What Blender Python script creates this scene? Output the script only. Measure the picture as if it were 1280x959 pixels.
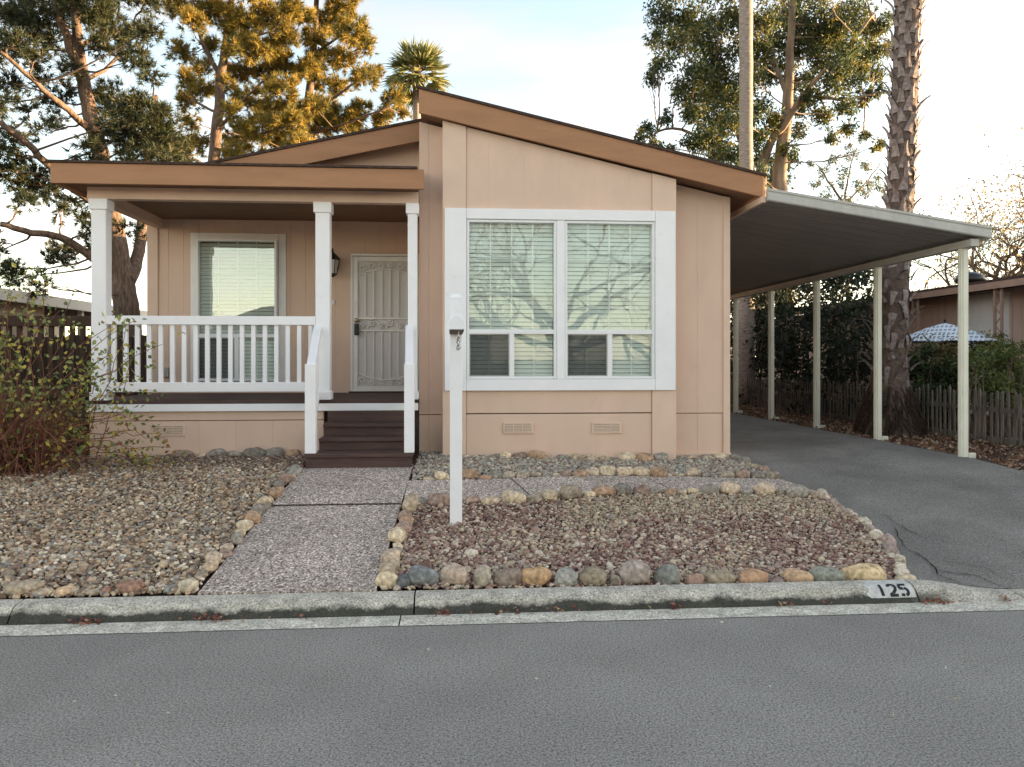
import bpy, bmesh, math, random
import numpy as np
from mathutils import Vector, Matrix, noise
for o in list(bpy.data.objects): bpy.data.objects.remove(o)
SC = bpy.context.scene; COL = SC.collection
R = math.radians
rng = np.random.default_rng(7); random.seed(7)

# ------------------------------------------------------------------ camera
F = 960.0; TH = math.atan(.075); S_, C_ = math.sin(TH), math.cos(TH); EYE = 1.55
cam = bpy.data.cameras.new('camera'); camo = bpy.data.objects.new('camera', cam); COL.objects.link(camo)
camo.location = (0, 0, EYE); camo.rotation_euler = (R(90), 0, -TH)
cam.sensor_width = 36; cam.lens = 36*F/1280; cam.shift_y = -29.5/1280; cam.clip_start = .05; cam.clip_end = 3000
SC.camera = camo
# ------------------------------------------------------------------ sky, sun, exposure
SUN_EL, SUN_AZ = R(5.2), R(87)          # azimuth measured from +Y (away from the viewer) towards +X
SC.view_settings.view_transform = 'Standard'; SC.view_settings.look = 'None'
SC.view_settings.exposure = 2.45; SC.view_settings.gamma = 1.0
W = bpy.data.worlds.new('World'); SC.world = W; W.use_nodes = True
wn, wl = W.node_tree.nodes, W.node_tree.links
wn.clear()
wo = wn.new('ShaderNodeOutputWorld'); wb = wn.new('ShaderNodeBackground'); wb.inputs[1].default_value = .15
sk = wn.new('ShaderNodeTexSky'); sk.sky_type = 'NISHITA'; sk.sun_disc = False
sk.sun_elevation = SUN_EL; sk.sun_rotation = SUN_AZ; sk.air_density = 1.0; sk.dust_density = 0.3; sk.ozone_density = 1.0
tc = wn.new('ShaderNodeTexCoord'); mp = wn.new('ShaderNodeMapping'); mp.inputs['Scale'].default_value = (1.2, 1.2, 5.5)
mp.inputs['Rotation'].default_value = (0, R(12), R(20))
nz = wn.new('ShaderNodeTexNoise'); nz.inputs['Scale'].default_value = 2.6; nz.inputs['Detail'].default_value = 6; nz.inputs['Roughness'].default_value = .55
rp = wn.new('ShaderNodeValToRGB'); rp.color_ramp.elements[0].position = .38; rp.color_ramp.elements[0].color = (.25,)*3+(1,)
rp.color_ramp.elements[1].position = .72; rp.color_ramp.elements[1].color = (.85,)*3+(1,)
bw = wn.new('ShaderNodeRGBToBW'); cm = wn.new('ShaderNodeMix'); cm.data_type = 'RGBA'
cl = wn.new('ShaderNodeVectorMath'); cl.operation = 'SCALE'; cl.inputs[0].default_value = (1.16, 1.03, .96)
wl.new(tc.outputs['Generated'], mp.inputs['Vector']); wl.new(mp.outputs[0], nz.inputs['Vector']); wl.new(nz.outputs['Fac'], rp.inputs[0])
wl.new(sk.outputs[0], bw.inputs[0]); wl.new(bw.outputs[0], cl.inputs['Scale'])
wl.new(rp.outputs[0], cm.inputs['Factor']); wl.new(sk.outputs[0], cm.inputs['A']); wl.new(cl.outputs[0], cm.inputs['B'])
wl.new(cm.outputs['Result'], wb.inputs[0]); wl.new(wb.outputs[0], wo.inputs[0])
sun = bpy.data.lights.new('sun', 'SUN'); sun.energy = 5.0; sun.angle = R(.5); sun.color = (1, .70, .38)
so = bpy.data.objects.new('sun', sun); COL.objects.link(so)
sd = Vector((math.sin(SUN_AZ)*math.cos(SUN_EL), math.cos(SUN_AZ)*math.cos(SUN_EL), math.sin(SUN_EL)))
so.rotation_euler = sd.to_track_quat('Z', 'Y').to_euler(); so.location = (0, 0, 30)

# ------------------------------------------------------------------ helpers
def sm(a, b, x):
    t = np.clip((x-a)/(b-a), 0, 1); return t*t*(3-2*t)
def gz(X, Y):
    """height of the ground"""
    cap = lambda v, c, k=.03: c-k*np.logaddexp(0, (c-v)/k)
    yd = cap(.095+.133*(Y-4.9), .475); dr = cap(.03+.108*(Y-4.9), .42)
    w = sm(-.5, 3.0, X)
    return yd*(1-w)+dr*w
def ray(u, v):
    t = (u-640)/F; k = (S_+t*C_)/(C_-t*S_); return k, k*S_+C_, (450-v)/F
def P(u, v, Y):
    """the point at depth Y seen at photograph pixel (u, v)"""
    k, z, s = ray(u, v); return Vector((k*Y, Y, EYE+s*z*Y))
def PX(u, Y): return ray(u, 0)[0]*Y
def PZ(u, v, Y): k, z, s = ray(u, v); return EYE+s*z*Y
def G(u, v):
    k, z, s = ray(u, v); lo, hi = 3., 60.
    for _ in range(50):
        m = (lo+hi)/2
        if EYE+s*z*m > gz(k*m, m): lo = m
        else: hi = m
    return Vector((k*m, m, float(gz(k*m, m))))

class MB:
    def __init__(s): s.v = []; s.f = []
    def add(s, vs, fs):
        n = len(s.v); s.v += [tuple(p) for p in vs]; s.f += [tuple(i+n for i in f) for f in fs]; return s
    def box(s, x0, x1, y0, y1, z0, z1):
        return s.add([(x0,y0,z0),(x1,y0,z0),(x1,y1,z0),(x0,y1,z0),(x0,y0,z1),(x1,y0,z1),(x1,y1,z1),(x0,y1,z1)],
                     [(0,3,2,1),(4,5,6,7),(0,1,5,4),(1,2,6,5),(2,3,7,6),(3,0,4,7)])
    def prism(s, poly, y0, y1):
        """polygon of (x, z) points, counter-clockwise seen from -Y, extruded in y"""
        n = len(poly); vs = [(x, y0, z) for x, z in poly]+[(x, y1, z) for x, z in poly]
        fs = [tuple(range(n)), tuple(range(2*n-1, n-1, -1))]+[(i, i+n, (i+1) % n+n, (i+1) % n) for i in range(n)]
        return s.add(vs, fs)
    def prismx(s, poly, x0, x1):
        """polygon of (y, z) points extruded in x"""
        n = len(poly); vs = [(x0, y, z) for y, z in poly]+[(x1, y, z) for y, z in poly]
        fs = [tuple(range(n-1, -1, -1)), tuple(range(n, 2*n))]+[((i+1) % n, (i+1) % n+n, i+n, i) for i in range(n)]
        return s.add(vs, fs)
    def beam(s, a, b, w, h, up=(0, 0, 1)):
        """box bar from a to b, w wide, h high"""
        a, b = Vector(a), Vector(b); d = (b-a).normalized(); x = d.cross(Vector(up)).normalized(); z = x.cross(d)
        vs = [p+x*w/2*i+z*h/2*j for p in (a, b) for i, j in ((-1,-1),(1,-1),(1,1),(-1,1))]
        return s.add(vs, [(0,1,2,3),(7,6,5,4),(0,4,5,1),(1,5,6,2),(2,6,7,3),(3,7,4,0)])
    def tube(s, pts, rad, n=6, cap=True):
        pts = [Vector(p) for p in pts]; N = len(pts)
        if not hasattr(rad, '__len__'): rad = [rad]*N
        base = len(s.v); ref = None; vs = []
        for i, p in enumerate(pts):
            d = (pts[min(i+1, N-1)]-pts[max(i-1, 0)])
            d = d.normalized() if d.length > 1e-9 else Vector((0, 0, 1))
            if ref is None: ref = Vector((1, 0, 0)) if abs(d.x) < .8 else Vector((0, 1, 0))
            x = (ref-d*ref.dot(d)); x = x.normalized() if x.length > 1e-6 else d.orthogonal().normalized()
            y = d.cross(x); ref = x
            for k in range(n):
                a = 2*math.pi*k/n; vs.append(p+(x*math.cos(a)+y*math.sin(a))*rad[i])
        fs = [(i*n+k, i*n+(k+1) % n, (i+1)*n+(k+1) % n, (i+1)*n+k) for i in range(N-1) for k in range(n)]
        if cap: fs += [tuple(range(n-1, -1, -1)), tuple(range((N-1)*n, N*n))]
        return s.add(vs, fs)
    def lathe(s, prof, c, n=16):
        """profile of (r, z) turned about a vertical axis at c"""
        cx, cy, cz = c; N = len(prof)
        vs = [(cx+r*math.cos(2*math.pi*k/n), cy+r*math.sin(2*math.pi*k/n), cz+z) for r, z in prof for k in range(n)]
        fs = [(i*n+k, i*n+(k+1) % n, (i+1)*n+(k+1) % n, (i+1)*n+k) for i in range(N-1) for k in range(n)]
        fs += [tuple(range(n-1, -1, -1)), tuple(range((N-1)*n, N*n))]
        return s.add(vs, fs)
    def sheet(s, ys, xl, xr, n, dz, hf=gz):
        base = []
        for y in ys:
            a, b = xl(y), xr(y)
            base += [(a+(b-a)*i/n, y, float(hf(a+(b-a)*i/n, y))+dz) for i in range(n+1)]
        return s.add(base, [(j*(n+1)+i, j*(n+1)+i+1, (j+1)*(n+1)+i+1, (j+1)*(n+1)+i) for j in range(len(ys)-1) for i in range(n)])

WLOC = {}
def put(name, mesh, loc, parent=None, rot=(0, 0, 0), scale=None):
    o = bpy.data.objects.new(name, mesh); COL.objects.link(o)
    loc = Vector(loc)
    if parent is not None:
        o.parent = parent; o.location = loc-WLOC[parent.name]
    else: o.location = loc
    o.rotation_euler = rot
    if scale is not None: o.scale = scale
    WLOC[o.name] = loc
    return o
def add(name, mb, mat, parent=None, bevel=0, smooth=False, origin=None):
    """link the collected shapes (world coordinates) as ONE mesh object"""
    v = np.array(mb.v, dtype=float)
    if origin is None:
        lo, hi = v.min(0), v.max(0); origin = ((lo[0]+hi[0])/2, (lo[1]+hi[1])/2, lo[2])
    me = bpy.data.meshes.new(name); me.from_pydata([tuple(p) for p in v-np.array(origin)], [], mb.f); me.materials.append(mat)
    if smooth: me.polygons.foreach_set('use_smooth', [True]*len(me.polygons))
    me.update()
    o = put(name, me, origin, parent)
    if bevel:
        b = o.modifiers.new('bevel', 'BEVEL'); b.width = bevel; b.segments = 2; b.limit_method = 'ANGLE'; b.angle_limit = R(40)
    return o
def npmesh(name, V, Fc, mat, tint=None, smooth=False):
    me = bpy.data.meshes.new(name); V = np.asarray(V, dtype=np.float32); Fc = np.asarray(Fc, dtype=np.int32)
    k = Fc.shape[1]
    me.vertices.add(len(V)); me.vertices.foreach_set('co', V.ravel())
    me.loops.add(Fc.size); me.loops.foreach_set('vertex_index', Fc.ravel())
    me.polygons.add(len(Fc)); me.polygons.foreach_set('loop_start', np.arange(0, Fc.size, k, dtype=np.int32))
    if smooth: me.polygons.foreach_set('use_smooth', np.ones(len(Fc), dtype=bool))
    me.update(calc_edges=True); me.materials.append(mat)
    if tint is not None:
        a = me.attributes.new('tint', 'FLOAT_COLOR', 'POINT')
        a.data.foreach_set('color', np.c_[tint, np.ones(len(tint))].astype(np.float32).ravel())
    return me
def tag(o, label=None, cat=None, group=None, kind=None):
    if label: o['label'] = label
    if cat: o['category'] = cat
    if group: o['group'] = group
    if kind: o['kind'] = kind
    return o
def thing(name, loc, label, cat, group=None):
    o = bpy.data.objects.new(name, None); COL.objects.link(o); o.location = loc; o.empty_display_size = .2
    WLOC[o.name] = Vector(loc); return tag(o, label, cat, group)

# ------------------------------------------------------------------ materials
def mat(name, col, rough=.7, var=.12, scale=6, bump=0, bscale=60, spec=.3, stretch=(1, 1, 1), metal=0, dark=None, detail=5, blotch=None):
    """painted or raw surface: base colour broken up by noise, fine relief by a second noise"""
    m = bpy.data.materials.new(name); m.use_nodes = True; n, l = m.node_tree.nodes, m.node_tree.links
    b = n['Principled BSDF']; b.inputs['Roughness'].default_value = rough; b.inputs['Specular IOR Level'].default_value = spec
    b.inputs['Metallic'].default_value = metal
    t = n.new('ShaderNodeTexCoord'); mp = n.new('ShaderNodeMapping'); mp.inputs['Scale'].default_value = stretch
    g = n.new('ShaderNodeNewGeometry'); l.new(g.outputs['Position'], mp.inputs['Vector'])
    z = n.new('ShaderNodeTexNoise'); z.inputs['Scale'].default_value = scale; z.inputs['Detail'].default_value = detail
    l.new(mp.outputs[0], z.inputs['Vector'])
    r = n.new('ShaderNodeValToRGB'); c = Vector(col)
    d = Vector(dark) if dark else c*(1-var*1.6); h = c*(1+var)
    r.color_ramp.elements[0].position = .3; r.color_ramp.elements[0].color = (*d, 1)
    r.color_ramp.elements[1].position = .7; r.color_ramp.elements[1].color = (*h, 1)
    l.new(z.outputs['Fac'], r.inputs[0]); out = r.outputs[0]
    if blotch:
        bs, bc, lo, hi = blotch
        z3 = n.new('ShaderNodeTexNoise'); z3.inputs['Scale'].default_value = bs; z3.inputs['Detail'].default_value = 7; z3.inputs['Roughness'].default_value = .65
        l.new(mp.outputs[0], z3.inputs['Vector'])
        mr = n.new('ShaderNodeMapRange'); mr.inputs['From Min'].default_value = lo; mr.inputs['From Max'].default_value = hi
        l.new(z3.outputs['Fac'], mr.inputs['Value'])
        mx = n.new('ShaderNodeMix'); mx.data_type = 'RGBA'; mx.inputs['B'].default_value = (*bc, 1)
        l.new(mr.outputs[0], mx.inputs['Factor']); l.new(out, mx.inputs['A']); out = mx.outputs['Result']
    l.new(out, b.inputs['Base Color'])
    if bump:
        z2 = n.new('ShaderNodeTexNoise'); z2.inputs['Scale'].default_value = bscale; z2.inputs['Detail'].default_value = 4
        l.new(mp.outputs[0], z2.inputs['Vector'])
        bp = n.new('ShaderNodeBump'); bp.inputs['Strength'].default_value = bump; bp.inputs['Distance'].default_value = .01
        l.new(z2.outputs['Fac'], bp.inputs['Height']); l.new(bp.outputs[0], b.inputs['Normal'])
    return m
def tint_mat(name, rough=.7, transl=0, spec=.3, bump=0, bscale=40, noisy=0):
    """colour per piece (a colour attribute of its own), for leaves and pebbles"""
    m = bpy.data.materials.new(name); m.use_nodes = True; n, l = m.node_tree.nodes, m.node_tree.links
    b = n['Principled BSDF']; b.inputs['Roughness'].default_value = rough; b.inputs['Specular IOR Level'].default_value = spec
    a = n.new('ShaderNodeAttribute'); a.attribute_name = 'tint'; out = a.outputs['Color']
    if noisy:
        g = n.new('ShaderNodeNewGeometry'); z = n.new('ShaderNodeTexNoise'); z.inputs['Scale'].default_value = bscale; z.inputs['Detail'].default_value = 5
        l.new(g.outputs['Position'], z.inputs['Vector'])
        mr = n.new('ShaderNodeMapRange'); mr.inputs['From Min'].default_value = .25; mr.inputs['From Max'].default_value = .75
        mr.inputs['To Min'].default_value = 1-noisy; mr.inputs['To Max'].default_value = 1+noisy*.6
        l.new(z.outputs['Fac'], mr.inputs['Value'])
        mx = n.new('ShaderNodeVectorMath'); mx.operation = 'SCALE'; l.new(out, mx.inputs[0]); l.new(mr.outputs[0], mx.inputs['Scale']); out = mx.outputs[0]
    l.new(out, b.inputs['Base Color'])
    if transl:
        t = n.new('ShaderNodeBsdfTranslucent'); l.new(out, t.inputs['Color'])
        mx = n.new('ShaderNodeMixShader'); mx.inputs[0].default_value = transl
        l.new(b.outputs[0], mx.inputs[1]); l.new(t.outputs[0], mx.inputs[2]); l.new(mx.outputs[0], n['Material Output'].inputs['Surface'])
    return m
M = {}
M['tan'] = mat('tan painted siding', (.70, .515, .405), .75, .04, 2.0, .22, 90, stretch=(1.6, 1.6, .7), blotch=(3.5, (.64, .465, .36), .56, .85))
M['tantrim'] = mat('tan trim paint', (.71, .53, .415), .65, .04, 4, .1, 60)
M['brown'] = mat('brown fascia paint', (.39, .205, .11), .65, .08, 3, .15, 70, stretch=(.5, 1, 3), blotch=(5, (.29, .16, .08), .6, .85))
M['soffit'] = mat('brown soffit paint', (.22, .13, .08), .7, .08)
M['white'] = mat('white trim paint', (.86, .86, .88), .5, .02, 5, .06, 50, blotch=(9, (.66, .64, .60), .62, .9))
M['cream'] = mat('cream steel paint', (.82, .80, .77), .45, .03, 8)
M['doorpanel'] = mat('off white door panel', (.68, .655, .64), .6, .03, 6)
M['step'] = mat('brown deck paint', (.085, .05, .043), .6, .15, 9, .15, 80, stretch=(.4, 4, 4), blotch=(7, (.13, .085, .075), .58, .8))
M['shingle'] = mat('dark roof shingle', (.07, .045, .035), .9, .25, 20, .5, 40)
M['vinyl'] = mat('white vinyl frame', (.82, .83, .84), .35, .015, 5)
M['blind'] = mat('white blind slat', (.80, .80, .78), .5, .03, 8)
M['roomdark'] = mat('dark panel for the unlit room', (.05, .05, .05), .8, .1)  # near-black colour stands in for the darkness of the unlit room
M['black'] = mat('black metal', (.012, .01, .01), .4, .2, spec=.5)
M['lockbox'] = mat('dark blue key safe', (.012, .022, .04), .35, .2, spec=.5)
M['brass'] = mat('brass knob', (.45, .36, .22), .35, .1, metal=.9)
M['steel'] = mat('galvanised steel', (.4, .4, .4), .4, .15, metal=.9)
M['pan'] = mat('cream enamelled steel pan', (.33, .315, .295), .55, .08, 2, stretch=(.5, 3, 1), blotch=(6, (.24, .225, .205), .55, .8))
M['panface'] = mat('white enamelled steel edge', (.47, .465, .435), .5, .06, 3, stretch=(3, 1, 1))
M['postpaint'] = mat('cream post paint', (.74, .73, .63), .45, .05, 4, blotch=(14, (.45, .42, .33), .66, .82))
M['asphalt'] = None
M['soil'] = mat('dark garden soil', (.05, .036, .027), .95, .3, 15, .6, 60)
M['mulch'] = mat('leaf mould ground', (.085, .05, .036), .95, .35, 18, .8, 50)
M['bark'] = mat('pine bark', (.15, .10, .072), .9, .35, 9, 1.0, 14, stretch=(3, 3, .6))
M['euc'] = mat('peeling eucalyptus bark', (.30, .22, .16), .8, .3, 3, .4, 20, stretch=(2, 2, .4))
M['palmbark'] = mat('palm trunk', (.13, .095, .08), .9, .3, 14, .8, 40)
M['palmthin'] = mat('grey palm trunk', (.33, .27, .23), .9, .25, 9, .6, 30, stretch=(1, 1, 5), blotch=(2.5, (.22, .10, .07), .6, .72))
M['boot'] = mat('dry palm leaf base', (.27, .222, .21), .85, .3, 20, .4, 60)
M['roots'] = mat('palm root skirt', (.075, .05, .036), .95, .35, 30, 1.0, 60)
M['cane'] = mat('reddish rose cane', (.20, .085, .055), .8, .3, 20)
M['twig'] = mat('grey twig', (.16, .12, .09), .85, .2)
M['brownfence'] = mat('weathered brown wood', (.06, .037, .026), .85, .25, 8, .4, 60, stretch=(1, 1, .2))
M['greyfence'] = mat('weathered grey picket wood', (.15, .132, .112), .9, .35, 10, .4, 60, stretch=(2, 2, .3))
M['beige'] = mat('beige neighbour wall', (.42, .33, .25), .75, .05, 2)
M['whitewall'] = mat('white neighbour fascia', (.66, .62, .54), .7, .05, 2)
M['mauve'] = mat('pinkish brown siding', (.56, .39, .325), .75, .06, 3, stretch=(3, 3, .4))
M['mauvetrim'] = mat('rusty brown trim', (.36, .235, .18), .7, .08)
M['pale'] = mat('pale grey panel', (.72, .69, .67), .7, .04)
M['darkglass'] = mat('dark window glass', (.02, .022, .024), .08, .1, spec=.6)
M['leaf'] = tint_mat('leaf', .55, .35, .35)
M['needle'] = tint_mat('pine needle', .6, .22, .3)
M['drylf'] = tint_mat('dry leaf', .8, .15, .2)
M['pebble'] = tint_mat('river pebble', .75, 0, .3, noisy=.35, bscale=55)
M['stone'] = tint_mat('river stone', .75, 0, .3, noisy=.55, bscale=38)
def asphalt(name, c, tone=.05, blotch=None):
    m = mat(name, c, .9, tone, 1.2, 0, spec=.15, blotch=blotch); n, l = m.node_tree.nodes, m.node_tree.links; b = n['Principled BSDF']
    src = b.inputs['Base Color'].links[0].from_socket
    g = n.new('ShaderNodeNewGeometry')
    v = n.new('ShaderNodeTexVoronoi'); v.inputs['Scale'].default_value = 70; l.new(g.outputs['Position'], v.inputs['Vector'])
    z = n.new('ShaderNodeTexNoise'); z.inputs['Scale'].default_value = 105; z.inputs['Detail'].default_value = 5; z.inputs['Roughness'].default_value = .7
    l.new(g.outputs['Position'], z.inputs['Vector'])
    mr = n.new('ShaderNodeMapRange'); mr.inputs['From Min'].default_value = .33; mr.inputs['From Max'].default_value = .67
    mr.inputs['To Min'].default_value = .3; mr.inputs['To Max'].default_value = 1.7; l.new(z.outputs['Fac'], mr.inputs['Value'])
    zp = n.new('ShaderNodeTexNoise'); zp.inputs['Scale'].default_value = 58; zp.inputs['Detail'].default_value = 9; zp.inputs['Roughness'].default_value = .8; l.new(g.outputs['Position'], zp.inputs['Vector'])
    mpit = n.new('ShaderNodeMapRange'); mpit.inputs['From Min'].default_value = .35; mpit.inputs['From Max'].default_value = .47; mpit.inputs['To Min'].default_value = .28; mpit.inputs['To Max'].default_value = 1.08; l.new(zp.outputs['Fac'], mpit.inputs['Value'])
    mpp = n.new('ShaderNodeMath'); mpp.operation = 'MULTIPLY'; l.new(mr.outputs[0], mpp.inputs[0]); l.new(mpit.outputs[0], mpp.inputs[1])
    sc = n.new('ShaderNodeVectorMath'); sc.operation = 'SCALE'; l.new(src, sc.inputs[0]); l.new(mpp.outputs[0], sc.inputs['Scale'])
    l.new(sc.outputs[0], b.inputs['Base Color'])
    ad = n.new('ShaderNodeMath'); ad.operation = 'ADD'; l.new(v.outputs['Distance'], ad.inputs[0]); l.new(z.outputs['Fac'], ad.inputs[1])
    bp = n.new('ShaderNodeBump'); bp.inputs['Strength'].default_value = .45; bp.inputs['Distance'].default_value = .006
    l.new(ad.outputs[0], bp.inputs['Height']); l.new(bp.outputs[0], b.inputs['Normal'])
    return m
M['road'] = asphalt('road asphalt', (.27, .254, .232), .07, (.55, (.215, .201, .185), .45, .68))
M['drive'] = asphalt('driveway asphalt', (.215, .202, .184), .16, (1.3, (.16, .15, .135), .54, .72))
M['crack'] = mat('crack filled with dirt', (.02, .018, .015), .95, .2)
def aggregate():
    m = mat('exposed aggregate concrete', (.50, .455, .41), .85, .12, 1.5); n, l = m.node_tree.nodes, m.node_tree.links; b = n['Principled BSDF']
    src = b.inputs['Base Color'].links[0].from_socket; g = n.new('ShaderNodeNewGeometry')
    v = n.new('ShaderNodeTexVoronoi'); v.inputs['Scale'].default_value = 88; l.new(g.outputs['Position'], v.inputs['Vector'])
    bw = n.new('ShaderNodeRGBToBW'); l.new(v.outputs['Color'], bw.inputs[0])
    r = n.new('ShaderNodeValToRGB'); e = r.color_ramp.elements
    e[0].position = .15; e[0].color = (.22, .195, .18, 1); e[1].position = .9; e[1].color = (2.1, 2.0, 1.92, 1)
    q = e.new(.45); q.color = (.78, .72, .68, 1); q = e.new(.7); q.color = (1.1, 1.0, .98, 1)
    l.new(bw.outputs[0], r.inputs[0])
    mu = n.new('ShaderNodeMix'); mu.data_type = 'RGBA'; mu.blend_type = 'MULTIPLY'; mu.inputs['Factor'].default_value = 1
    l.new(src, mu.inputs['A']); l.new(r.outputs[0], mu.inputs['B']); l.new(mu.outputs['Result'], b.inputs['Base Color'])
    bp = n.new('ShaderNodeBump'); bp.invert = True; bp.inputs['Strength'].default_value = .8; bp.inputs['Distance'].default_value = .006
    l.new(v.outputs['Distance'], bp.inputs['Height']); l.new(bp.outputs[0], b.inputs['Normal'])
    return m
M['agg'] = aggregate()
def kerbmat(name, dirt):
    m = mat(name, (.50, .465, .395) if dirt else (.60, .565, .48), .9, .18, 9, .5, 55, blotch=(14, (.24, .23, .19), .52, .8)); n, l = m.node_tree.nodes, m.node_tree.links; b = n['Principled BSDF']
    src0 = b.inputs['Base Color'].links[0].from_socket; g0 = n.new('ShaderNodeNewGeometry'); zz = n.new('ShaderNodeTexNoise'); zz.inputs['Scale'].default_value = 85; zz.inputs['Detail'].default_value = 6; l.new(g0.outputs['Position'], zz.inputs['Vector'])
    m0 = n.new('ShaderNodeMapRange'); m0.inputs['From Min'].default_value = .33; m0.inputs['From Max'].default_value = .67; m0.inputs['To Min'].default_value = .5; m0.inputs['To Max'].default_value = 1.45; l.new(zz.outputs['Fac'], m0.inputs['Value'])
    v0 = n.new('ShaderNodeVectorMath'); v0.operation = 'SCALE'; l.new(src0, v0.inputs[0]); l.new(m0.outputs[0], v0.inputs['Scale']); l.new(v0.outputs[0], b.inputs['Base Color'])
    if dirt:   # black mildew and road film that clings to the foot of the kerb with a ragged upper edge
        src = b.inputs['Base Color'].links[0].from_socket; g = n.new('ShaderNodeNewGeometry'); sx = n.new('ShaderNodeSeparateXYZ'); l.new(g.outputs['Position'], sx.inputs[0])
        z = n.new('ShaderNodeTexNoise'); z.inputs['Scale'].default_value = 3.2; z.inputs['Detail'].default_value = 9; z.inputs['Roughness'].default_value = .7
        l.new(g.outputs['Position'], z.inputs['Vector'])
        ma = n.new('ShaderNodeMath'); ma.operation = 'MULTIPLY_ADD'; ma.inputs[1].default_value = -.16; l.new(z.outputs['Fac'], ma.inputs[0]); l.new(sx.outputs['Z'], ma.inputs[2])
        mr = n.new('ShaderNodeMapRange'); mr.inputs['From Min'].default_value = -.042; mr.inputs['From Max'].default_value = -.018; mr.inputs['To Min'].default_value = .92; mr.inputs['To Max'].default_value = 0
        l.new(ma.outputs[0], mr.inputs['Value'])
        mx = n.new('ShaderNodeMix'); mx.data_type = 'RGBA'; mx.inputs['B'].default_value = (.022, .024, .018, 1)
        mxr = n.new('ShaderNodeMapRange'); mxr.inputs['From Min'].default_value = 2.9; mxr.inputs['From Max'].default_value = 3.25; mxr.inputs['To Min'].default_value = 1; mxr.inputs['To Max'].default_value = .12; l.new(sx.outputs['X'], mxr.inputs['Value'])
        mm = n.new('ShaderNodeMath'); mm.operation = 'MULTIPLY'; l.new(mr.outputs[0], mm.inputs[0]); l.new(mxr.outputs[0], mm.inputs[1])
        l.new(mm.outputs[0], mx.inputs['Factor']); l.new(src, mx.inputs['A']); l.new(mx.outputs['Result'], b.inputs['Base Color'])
    return m
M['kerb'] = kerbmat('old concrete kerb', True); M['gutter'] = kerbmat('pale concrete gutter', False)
def glass(name, refl, tintc):
    m = bpy.data.materials.new(name); m.use_nodes = True; n, l = m.node_tree.nodes, m.node_tree.links; n.remove(n['Principled BSDF'])
    t = n.new('ShaderNodeBsdfTransparent'); t.inputs[0].default_value = (*tintc, 1)
    g = n.new('ShaderNodeBsdfGlossy'); g.inputs['Roughness'].default_value = .0; g.inputs['Color'].default_value = (.96, 1, .97, 1)
    lw = n.new('ShaderNodeLayerWeight'); lw.inputs[0].default_value = .25
    ma = n.new('ShaderNodeMath'); ma.operation = 'MULTIPLY_ADD'; ma.inputs[1].default_value = .4; ma.inputs[2].default_value = refl; ma.use_clamp = True; l.new(lw.outputs['Fresnel'], ma.inputs[0])
    z = n.new('ShaderNodeTexNoise'); z.inputs['Scale'].default_value = 2.5; ge = n.new('ShaderNodeNewGeometry'); l.new(ge.outputs['Position'], z.inputs['Vector'])
    bp = n.new('ShaderNodeBump'); bp.inputs['Strength'].default_value = .05; bp.inputs['Distance'].default_value = .02; l.new(z.outputs['Fac'], bp.inputs['Height']); l.new(bp.outputs[0], g.inputs['Normal'])
    mx = n.new('ShaderNodeMixShader'); l.new(ma.outputs[0], mx.inputs[0]); l.new(t.outputs[0], mx.inputs[1]); l.new(g.outputs[0], mx.inputs[2])
    l.new(mx.outputs[0], n['Material Output'].inputs['Surface']); return m
M['porchglass'] = glass('bright porch window glass', .14, (.95, .985, .965))
M['glass'] = glass('reflective window glass', .048, (.95, .985, .965))
def screenmat():
    m = bpy.data.materials.new('insect screen'); m.use_nodes = True; n, l = m.node_tree.nodes, m.node_tree.links
    b = n['Principled BSDF']; b.inputs['Base Color'].default_value = (.05, .05, .055, 1); b.inputs['Roughness'].default_value = .6
    t = n.new('ShaderNodeBsdfTransparent'); mx = n.new('ShaderNodeMixShader'); mx.inputs[0].default_value = .36
    l.new(t.outputs[0], mx.inputs[1]); l.new(b.outputs[0], mx.inputs[2]); l.new(mx.outputs[0], n['Material Output'].inputs['Surface']); return m
M['screen'] = screenmat()

# ------------------------------------------------------------------ ground, road, kerb
KY0, KY1 = 4.70, 4.87
KX = 2.96; KX2 = 3.68
def groundh(X, Y):
    X = np.asarray(X, float); Y = np.asarray(Y, float)
    h = gz(X, np.maximum(Y, 4.9))
    h = np.where(Y < 4.86, -.06, h-.03)
    return np.where(Y < -4.6, .10, h)
gx = np.r_[-900, -300, -100, -40, -20, np.arange(-12, 14.1, .5), 20, 40, 100, 300, 900]
gy = np.r_[-900, -300, -100, -40, -20, -10, -6, -4.62, -4.58, 0, 4.4, 4.855, 4.865, np.arange(5, 10.1, .25), np.arange(11, 24, 1), 30, 60, 120, 300, 900]
XX, YY = np.meshgrid(gx, gy); ZZ = groundh(XX, YY)
nx, ny = len(gx), len(gy); idx = np.arange(nx*ny).reshape(ny, nx)
fc = np.stack([idx[:-1, :-1], idx[:-1, 1:], idx[1:, 1:], idx[1:, :-1]], -1).reshape(-1, 4)
g_ = put('ground', npmesh('ground', np.stack([XX, YY, ZZ], -1).reshape(-1, 3), fc, M['mulch'], smooth=True), (0, 0, 0)); tag(g_, kind='structure')
mb = MB().sheet([-4.1, -1, 2, 4.52], lambda y: -300, lambda y: 300, 60, 0, lambda x, y: 0*x)
tag(add('road', mb, M['road']), kind='structure')
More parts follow.
